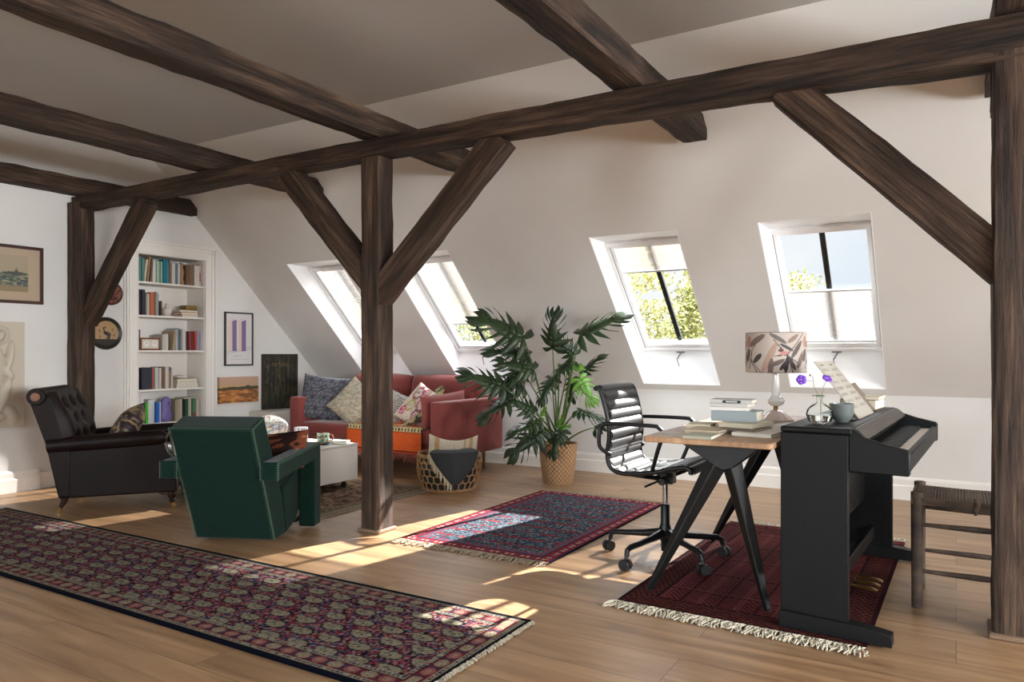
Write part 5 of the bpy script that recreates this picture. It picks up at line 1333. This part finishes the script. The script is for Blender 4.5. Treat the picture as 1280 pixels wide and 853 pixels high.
def crane(a, b):
    c = np.empty((a.size, 3)); c[:] = (174, 142, 104); put(c, b < -.45, (52, 50, 46))
    K = (44, 38, 36); put(c, seg(a, b, -.15, .15, -.22, .42, .05), K); put(c, seg(a, b, -.22, .42, -.05, .48, .04), K); put(c, ell(a, b, .08, -.02, .32, .14, -.35), K); put(c, ell(a, b, .2, -.2, .12, .26, .1), (66, 70, 76))
    for x in (0, .1, .2): put(c, seg(a, b, x, -.1, x+.02, -.5, .02), K)
    for x, y in ((-.55, .2), (.5, .3), (-.5, -.25), (.6, -.15)): put(c, ell(a, b, x, y, .1, .05, x), (110, 76, 56)); put(c, seg(a, b, x, y, x+.08, y-.2, .012), (90, 64, 50))
    return c
roundpic('round_picture', 'round black-rimmed plaque with a dark long-necked bird on tan, beside the slim post', 'picture', 3.70, 1.268, .143, crane, mat('black_round_frame', (38, 34, 30), .4), .032)
def redpl(a, b):
    c = np.empty((a.size, 3)); c[:] = (92, 50, 42); d = np.hypot(a, b); put(c, np.abs(d-.6) < .05, (60, 30, 28)); put(c, vnoise(a*4+5, b*4+5, 2) > .65, (132, 84, 66)); put(c, ell(a, b, .1, .1, .2, .3, .5), (70, 40, 36)); return c
roundpic('wall_plate', 'small reddish-brown round plate on the wall half behind the brace', 'plate', 3.745, 1.62, .105, redpl, mat('plate_rim', (84, 44, 38), .35), .016)

# ---------------------------------------------------------------- built-in bookcase and its contents
bc = thing('built_in_bookcase', 'white built-in bookcase with moulded frame in the left wall', 'bookcase', (XL, (BY0+BY1)/2, 0), 0)
hw = (BY1-BY0)/2; DEP = .27
mb = MB()
for (y0, y1, z0, z1) in ((-hw-.125, -hw, 0, BZ1+.125), (hw, hw+.125, 0, BZ1+.125), (-hw, hw, BZ1, BZ1+.125)):
    mb.box(0, .016, y0, y1, z0, z1)
for s in (-1, 1):
    for (o_, w_, t_) in ((.112, .013, .034), (.085, .02, .026), (.006, .012, .022)):
        a, b = sorted((s*(hw+o_), s*(hw+o_-w_))); mb.box(.016, t_, a, b, 0, BZ1+o_)
        if s == 1: mb.box(.016, t_, -(hw+o_), hw+o_, BZ1+o_-w_, BZ1+o_)
mb.build('moulded_frame', M_trim, bc, bevel=.002, smooth=False)
mb = MB(); mb.box(-DEP-.01, -DEP, -hw-.01, hw+.01, BZ0-.01, BZ1+.01); mb.build('back_panel', M_trim, bc, smooth=False)
mb = MB(); mb.box(-DEP, -.001, -hw-.01, -hw+.008, BZ0, BZ1).box(-DEP, -.001, hw-.008, hw+.01, BZ0, BZ1).box(-DEP, -.001, -hw, hw, BZ1-.008, BZ1+.01); mb.build('side_lining', M_trim, bc, smooth=False)
SH = [1.752, 1.445, 1.122, .760, .445, .14]
for z in SH: MB().box(-DEP, -.004, -hw+.008, hw-.008, z-.018, z).build('shelf', M_trim, bc, bevel=.002, smooth=False)
MP = mat('page_edge', (206, 198, 180), .85)
def shelf_book(y0, y1, h_, col, z, lean=0, d_=.17, x=-.035, lbl='', grp=None, trim=None):
    """upright book, spine facing the room (+x)"""
    w_ = y1-y0; t_ = min(.003, w_*.2); mb = MB()
    mb.box(-d_, 0, 0, t_, 0, h_).box(-d_, 0, w_-t_, w_, 0, h_).box(-t_, 0, t_, w_-t_, 0, h_)
    mb.box(-d_+.003, -t_, t_, w_-t_, .002, h_-.004, 1)
    if trim:
        mb.box(-.001, .0006, .1*w_, .9*w_, h_*trim[1], h_*trim[2], 2)
    ms = [cm(col), MP]
    if trim: ms.append(cm(trim[0]))
    o = mb.build('book', ms, bevel=.0, smooth=False, loc=(XL+x, y0+(math.sin(abs(R(lean)))*h_ if lean > 0 else 0), z+.0005+(math.sin(-R(lean))*w_ if lean < 0 else 0) +(math.sin(R(lean))*w_*0 if lean > 0 else 0)), rot=(R(lean), 0, 0))
    tag(o, lbl, 'book', grp)
    return o
def yy(x, z1=True): return 3.999+(x-148)/607*.682
ORD = ['first', 'second', 'third', 'fourth', 'fifth', 'sixth', 'seventh', 'eighth', 'ninth', 'tenth', 'eleventh', 'twelfth', 'thirteenth', 'fourteenth', 'fifteenth', 'sixteenth', 'seventeenth', 'eighteenth', 'nineteenth']
rows = {
 0: ('top shelf', [(150, 164, .225, (150, 96, 80), 0, 'red-brown'), (165, 181, .225, (206, 198, 188), 0, 'white'), (183, 199, .225, (92, 136, 126), 0, 'sea green'), (200, 222, .215, (84, 124, 116), 0, 'dark sea green'),
   (226, 244, .21, (204, 192, 170), 8, 'cream leaning'), (248, 264, .235, (150, 124, 98), 6, 'tan leaning'), (268, 284, .225, (112, 84, 66), 5, 'brown leaning'), (287, 299, .215, (160, 132, 106), 3, 'pale brown leaning'),
   (301, 327, .205, (206, 204, 198), 0, 'pale grey'), (329, 350, .205, (158, 182, 166), 0, 'pale green'), (351, 372, .205, (126, 150, 124), 0, 'sage green'), (373, 388, .205, (166, 190, 174), 0, 'mint green'),
   (389, 431, .225, (14, 112, 132), 0, 'wide teal'), (433, 449, .205, (206, 200, 190), 0, 'thin white'), (451, 466, .23, (120, 110, 100), 0, 'taupe'), (467, 498, .20, (204, 196, 180), 0, 'ivory'), (500, 530, .21, (96, 124, 168), 0, 'blue'), (533, 549, .20, (206, 202, 196), 0, 'slim white')]),
 1: ('second shelf', [(150, 170, .20, (120, 112, 104), 0, 'grey'), (176, 206, .235, (34, 34, 38), 0, 'thick black'), (207, 235, .235, (46, 48, 52), 0, 'charcoal'), (238, 256, .20, (168, 164, 158), 0, 'silver grey'), (257, 278, .20, (190, 182, 170), 0, 'bone white'),
   (279, 318, .215, (178, 96, 66), 0, 'orange'), (320, 340, .22, (140, 150, 146), 0, 'grey-green'), (341, 362, .205, (150, 144, 134), 0, 'stone grey'), (372, 385, .14, (90, 64, 52), 0, 'small brown')]),
 2: ('third shelf', [(150, 172, .20, (110, 104, 98), 0, 'grey'), (176, 198, .19, (70, 68, 66), 0, 'dark grey')]),
 3: ('fourth shelf', [(150, 166, .13, (96, 92, 90), 0, 'short grey')]),
}
def add_row(r, items, name):
    z = SH[r]
    for i, it in enumerate(items):
        x0, x1, h_, c_, ln, nm = it[:6]
        shelf_book(yy(x0), yy(x1)-.001, h_, c_, z, -ln if ln else 0, lbl='%s book on the %s of the bookcase, %s from its near end' % (nm, name, ORD[i]), grp='books on the %s' % name, d_=.15+.02*((i*7) % 3)/2, x=-.03-.012*((i*5) % 3))
add_row(0, rows[0][1], 'top shelf'); add_row(1, rows[1][1], 'second shelf')
z = SH[0]
o = MB().lathe([(0, 0), (.03, 0), (.034, .03), (.022, .06), (.030, .10), (.034, .13), (.02, .17), (.026, .20), (.012, .215), (0, .217)], n=20).build('wooden_figure', mat('carved_wood', (160, 126, 92), .6, bump=(30, .8, .01)), loc=(XL-.07, yy(575), z+.001)); tag(o, 'carved tan wooden figure standing among books on the top shelf', 'figurine')
for i, it in enumerate([(604, 640, .20, (112, 86, 66), 0, 'wide brown'), (641, 678, .20, (124, 98, 76), 0, 'wide tan-brown'), (686, 712, .20, (206, 202, 196), 0, 'white'), (714, 734, .20, (208, 204, 198), 0, 'off-white'), (736, 750, .22, (196, 176, 168), 0, 'pinkish white')]):
    shelf_book(yy(it[0]), yy(it[1])-.001, it[2], it[3], z, 0, lbl='%s book at the far end of the top shelf, right of the wooden figure' % it[5], grp='books on the top shelf', trim=((170, 40, 56), .2, .6) if i == 4 else None)
# row 2 objects
z = SH[1]
o = MB().lathe([(0, 0), (.024, 0), (.03, .006), (.046, .035), (.048, .06), (.038, .078), (.020, .084), (.022, .088), (.022, .094), (.012, .098), (.010, .104), (.015, .112), (.012, .124), (0, .128)], n=32).build('ginger_jar', mat('white_porcelain', (214, 206, 198), .25), loc=(XL-.09, yy(455), z+.0005)); tag(o, 'small white lidded porcelain jar on the second shelf', 'jar')
book('book', 'white book lying at the bottom of the small pile on the second shelf', .13, .17, .02, cm((210, 206, 200)), (XL-.11, yy(652), z+.0005))
book('book', 'orange-red book lying in the small pile on the second shelf', .13, .185, .026, cm((190, 92, 62)), (XL-.11, yy(648), z+.021))
book('book', 'beige book lying on top of the orange-red one on the second shelf', .13, .20, .022, cm((158, 134, 110)), (XL-.11, yy(640), z+.0475))
o = rbox(-.05, .05, -.062, .062, 0, .045, .003, 2).build('gilt_box', mat('dull_gold', (134, 110, 58), .45, .3), loc=(XL-.10, yy(668), z+.070)); tag(o, 'small dull gold box on the pile of books on the second shelf', 'box')
# row 3
z = SH[2]
add_row(2, rows[2][1], 'third shelf')
ck = thing('chess_clock', 'brown wooden clock with two round white dials on the third shelf', 'clock', (XL-.075, yy(280), z+.0005), 0)
MB().box(-.03, .03, -.098, .098, 0, .115).build('clock_case', mat('walnut_case', (112, 64, 42), .45), ck, bevel=.004)
MB().box(.030, .033, -.082, .082, .015, .10).build('clock_face', mat('cream_face', (206, 196, 178), .5), ck)
for s in (-1, 1):
    dl = MB().lathe([(0, 0), (.032, 0), (.032, .002), (0, .002)], M=Matrix.Rotation(PI/2, 4, 'Y'), c=(.033, s*.04, .058), n=32).build('dial', mat('white_dial', (226, 222, 214), .5), ck)
    hd = MB(); cdial = Vector((.036, s*.04, .058))
    for k in range(12): a = 2*PI*k/12; p = cdial+Vector((0, math.cos(a)*.027, math.sin(a)*.027)); hd.box(p.x, p.x+.0006, p.y-.0014, p.y+.0014, p.z-.0014, p.z+.0014)
    for a, l in ((1.2, .022), (2.6, .015)): hd.tube([cdial, cdial+Vector((0, math.cos(a)*l, math.sin(a)*l))], .001, 4)
    hd.build('clock_hands', M_black, dl)
L3 = [(385, 405, .145, (190, 182, 172), 'grey-white'), (407, 427, .15, (200, 190, 178), 'chalky'), (430, 452, .155, (206, 204, 198), 'white'), (478, 512, .185, (166, 148, 120), 'tan leaning'), (516, 534, .20, (186, 186, 182), 'silver'), (535, 556, .21, (110, 122, 136), 'slate blue'), (558, 576, .20, (140, 146, 150), 'blue-grey'), (578, 612, .205, (206, 200, 190), 'wide cream'),
      (620, 636, .185, (60, 58, 62), 'dark'), (637, 655, .185, (150, 52, 50), 'crimson'), (656, 674, .185, (58, 56, 64), 'near-black'), (676, 692, .185, (128, 46, 46), 'maroon'), (693, 716, .185, (178, 78, 60), 'brick red'), (720, 746, .19, (140, 146, 180), 'lavender')]
for i, it in enumerate(L3):
    ln = -7 if 'leaning' in it[4] else 0
    shelf_book(yy(it[0]), yy(it[1])-.001-(.012 if ln else 0), it[2], it[3], z, ln, lbl='%s book on the third shelf, %s to the right of the clock' % (it[4], ORD[i]), grp='books on the third shelf', x=-.04-.01*(i % 3))
# row 4
z = SH[3]
add_row(3, rows[3][1], 'fourth shelf')
L4 = [(182, 262, .20, (44, 46, 58), 'wide navy'), (266, 278, .20, (184, 84, 54), 'orange-spined'), (284, 300, .20, (178, 186, 180), 'pale mint'), (301, 318, .20, (190, 186, 180), 'light grey'), (320, 336, .195, (200, 190, 184), 'pinkish grey'), (340, 368, .205, (112, 88, 70), 'brown'), (370, 398, .205, (196, 188, 176), 'ivory'), (400, 420, .205, (150, 124, 112), 'tan with a blue top'), (422, 434, .195, (206, 196, 180), 'slim cream')]
def y4(x): return 3.999+(x-130)/555*.682
for i, it in enumerate(L4):
    shelf_book(y4(it[0]-5 if i == 0 else it[0]), y4(it[1])-.001, it[2], it[3], z, 0, lbl='%s book on the fourth shelf, %s from its near end' % (it[4], ORD[i+1]), grp='books on the fourth shelf', x=-.035-.01*(i % 2), trim=((84, 84, 130), .8, .97) if i == 7 else None)
zz = z+.0005
for k, (c_, h_, w_, lb) in enumerate([((196, 190, 182), .016, .22, 'grey-white folder at the bottom of the pile on the fourth shelf'), ((206, 202, 198), .018, .215, 'white folder second up in the pile on the fourth shelf'), ((210, 206, 202), .022, .20, 'thick white folder in the middle of the pile on the fourth shelf'), ((184, 160, 128), .028, .20, 'beige box file on top of the pile on the fourth shelf')]):
    book('book', lb, .15, w_+.02, h_, cm(c_), (XL-.115, y4(565), zz)); zz += h_+.0005
mb = MB(); mb.lathe([(0, 0), (.03, 0), (.046, .012), (.044, .024), (.03, .034), (0, .038)], n=28); o = mb.build('white_stone', mat('smooth_white_stone', (212, 206, 200), .5), loc=(XL-.10, y4(532), zz)); tag(o, 'smooth white oval stone on the pile on the fourth shelf', 'stone')
# row 5
z = SH[4]
L5 = [(130, 152, .27, (204, 200, 198), 'tall white'), (153, 178, .275, (196, 192, 192), 'tall grey-white'), (180, 204, .27, (208, 204, 200), 'tall chalk white'), (210, 228, .19, (70, 170, 60), 'bright green'), (232, 262, .215, (196, 196, 194), 'wide pale'), (266, 290, .215, (176, 192, 200), 'pale blue'), (294, 320, .19, (40, 92, 170), 'bright blue'), (322, 336, .19, (190, 196, 204), 'slim ice white')]
for i, it in enumerate(L5): shelf_book(y4(it[0]), y4(it[1])-.001, it[2], it[3], z, 0, lbl='%s book on the fifth shelf, %s from its near end' % (it[4], ORD[i]), grp='books on the fifth shelf', x=-.03-.012*(i % 3))
gv = thing('purple_vase', 'violet waisted ceramic vase on the fifth shelf', 'vase', (XL-.09, y4(398), z+.0005), 0)
mb = MB()
def gvf(u, v):
    a = 2*PI*u; h_ = v*.235; w_ = .068*(.25+.75*math.sin(PI*min(1, .12+v*.62))**.7)+.012*math.sin(v*9) if v < .97 else .035
    w_ = [.045, .062, .068, .066, .058, .050, .047, .050, .052, .044][min(9, int(v*9.99))]*(1-(v*9.99 % 1))+[.045, .062, .068, .066, .058, .050, .047, .050, .052, .044, .020][min(10, int(v*9.99)+1)]*(v*9.99 % 1)
    return (w_*.62*math.cos(a), w_*math.sin(a)+.008*v, h_)
mb.grid(gvf, 36, 30, closeu=True); mb.build('vase_body', mat('violet_glaze', (112, 104, 160), .4), gv)
MB().tube([(.030, .02, .19), (.042, .022, .17), (.040, .022, .15)], .010, 8).build('vase_lug', mat('violet_glaze', (112, 104, 160), .4), gv)
L6 = [(458, 480, .20, (150, 140, 118), 'khaki leaning'), (484, 506, .205, (168, 158, 136), 'straw leaning'), (510, 530, .205, (186, 176, 158), 'parchment leaning'), (542, 568, .20, (38, 66, 54), 'dark green'), (571, 584, .20, (120, 160, 136), 'light green'), (586, 608, .205, (196, 180, 156), 'sand'), (611, 642, .205, (74, 118, 92), 'green and red'), (646, 676, .20, (190, 178, 162), 'oatmeal')]
for i, it in enumerate(L6):
    shelf_book(y4(it[0]), y4(it[1])-.001-(.002 if 'leaning' in it[4] else 0), it[2], it[3], z, 0, lbl='%s book on the fifth shelf, %s to the right of the vase' % (it[4].replace(' leaning', ''), ORD[i]), grp='books on the fifth shelf', trim=((140, 50, 46), .05, .32) if i == 6 else None, x=-.04-.01*(i % 3))
book('book', 'flat brown folder lying across the tops of the green books on the fifth shelf', .14, .16, .012, cm((132, 112, 96)), (XL-.12, y4(600), z+.2065))
z = SH[5]
for k, (c_, h_) in enumerate([((202, 198, 194), .03), ((208, 204, 200), .025), ((198, 192, 186), .03), ((206, 204, 200), .022)]):
    book('book', ['grey-white', 'white', 'putty', 'topmost white'][k]+' magazine in the pile on the bottom shelf of the bookcase', .2, .28, h_, cm(c_), (XL-.13, 4.45, z+.0005+.032*k), R(90) if False else 0)

# ---------------------------------------------------------------- trees outside the roof windows
M_lf = [mat('birch_leaf_a', (158, 152, 84), .6, var=(.8, (118, 118, 62), .35, .65)), mat('birch_leaf_b', (146, 142, 74), .6, var=(.8, (104, 108, 54), .35, .65))]
M_bark = mat('birch_bark', (190, 184, 172), .8, var=(6, (90, 84, 76), .5, .6), scale=(1, 1, .3))
def tree(x, y, top, spread, label, seed, zb=-5.5, n=5200, cone=.6):
    rr = random.Random(seed); tr = thing('tree', label, 'tree', (x, y, zb), 0, None)
    H = top-zb
    MB().tube([(0, 0, 0), (.1, .05, H*.4), (-.05, .1, H*.75), (0, 0, H*.97)], [.22, .16, .09, .015], 10).build('trunk', M_bark, tr)
    brs = []
    mbb = MB()
    for k in range(30):
        z0 = H*(.34+.655*k/30); a = rr.uniform(0, 2*PI); L_ = spread*(1-(.0+k/30)**1.6*cone)*rr.uniform(.6, 1.05)
        p = [(0, 0, z0-L_*.3), (math.cos(a)*L_*.5, math.sin(a)*L_*.5, z0+L_*.0), (math.cos(a)*L_, math.sin(a)*L_, z0-L_*.1)]
        mbb.tube(p, [.05, .03, .01], 5); brs.append((a, L_, z0))
    mbb.build('branches', M_bark, tr)
    vs = []; fs = []; ms = []
    for i in range(n):
        a, L_, z0 = brs[rr.randrange(len(brs))]; q = rr.uniform(.15, 1.08)**.8; sag_ = rr.uniform(-1.3, .5)*.55
        c = Vector((math.cos(a)*L_*q+rr.gauss(0, .22), math.sin(a)*L_*q+rr.gauss(0, .22), z0+L_*(.5*q-.45*q*q-.15)+sag_*(.35+.65*min(1, L_))))
        s_ = rr.uniform(.025, .05); n1 = Vector((rr.gauss(0, 1), rr.gauss(0, 1), rr.gauss(0, 1))).normalized(); n2 = n1.orthogonal().normalized()
        b = len(vs); vs += [c-n1*s_, c+n2*s_*.6, c+n1*s_, c-n2*s_*.6]; fs.append((b, b+1, b+2, b+3))
    mb = MB(); mb.add(vs, fs); o = mb.build('foliage', M_lf[seed % 2], tr, smooth=False); o['kind'] = 'stuff'
tree(-10.8, 16.0, 3.15, 2.6, 'yellow-green birch outside, seen through the second roof window from the far end', 1, n=9000)
tree(-5.85, 14.5, 3.55, 2.0, 'tall yellow-green birch outside, filling the left of the third roof window', 2, n=26000, cone=.35)
tree(-4.72, 15.6, 2.95, .95, 'pointed green tree outside, at the right of the third roof window', 3, n=16000, cone=.8)
tree(-8.0, 17.8, 3.3, 2.0, 'pale birch outside, behind the tall one in the third roof window', 4, n=9000)
tree(-2.66, 15.0, 2.75, .75, 'slender tree tip outside, showing low in the fourth roof window', 5, n=7000, cone=.9)
tree(-15.6, 16.0, 2.9, 2.4, 'olive-green bushy tree outside, beyond the second roof window', 6, n=9000)
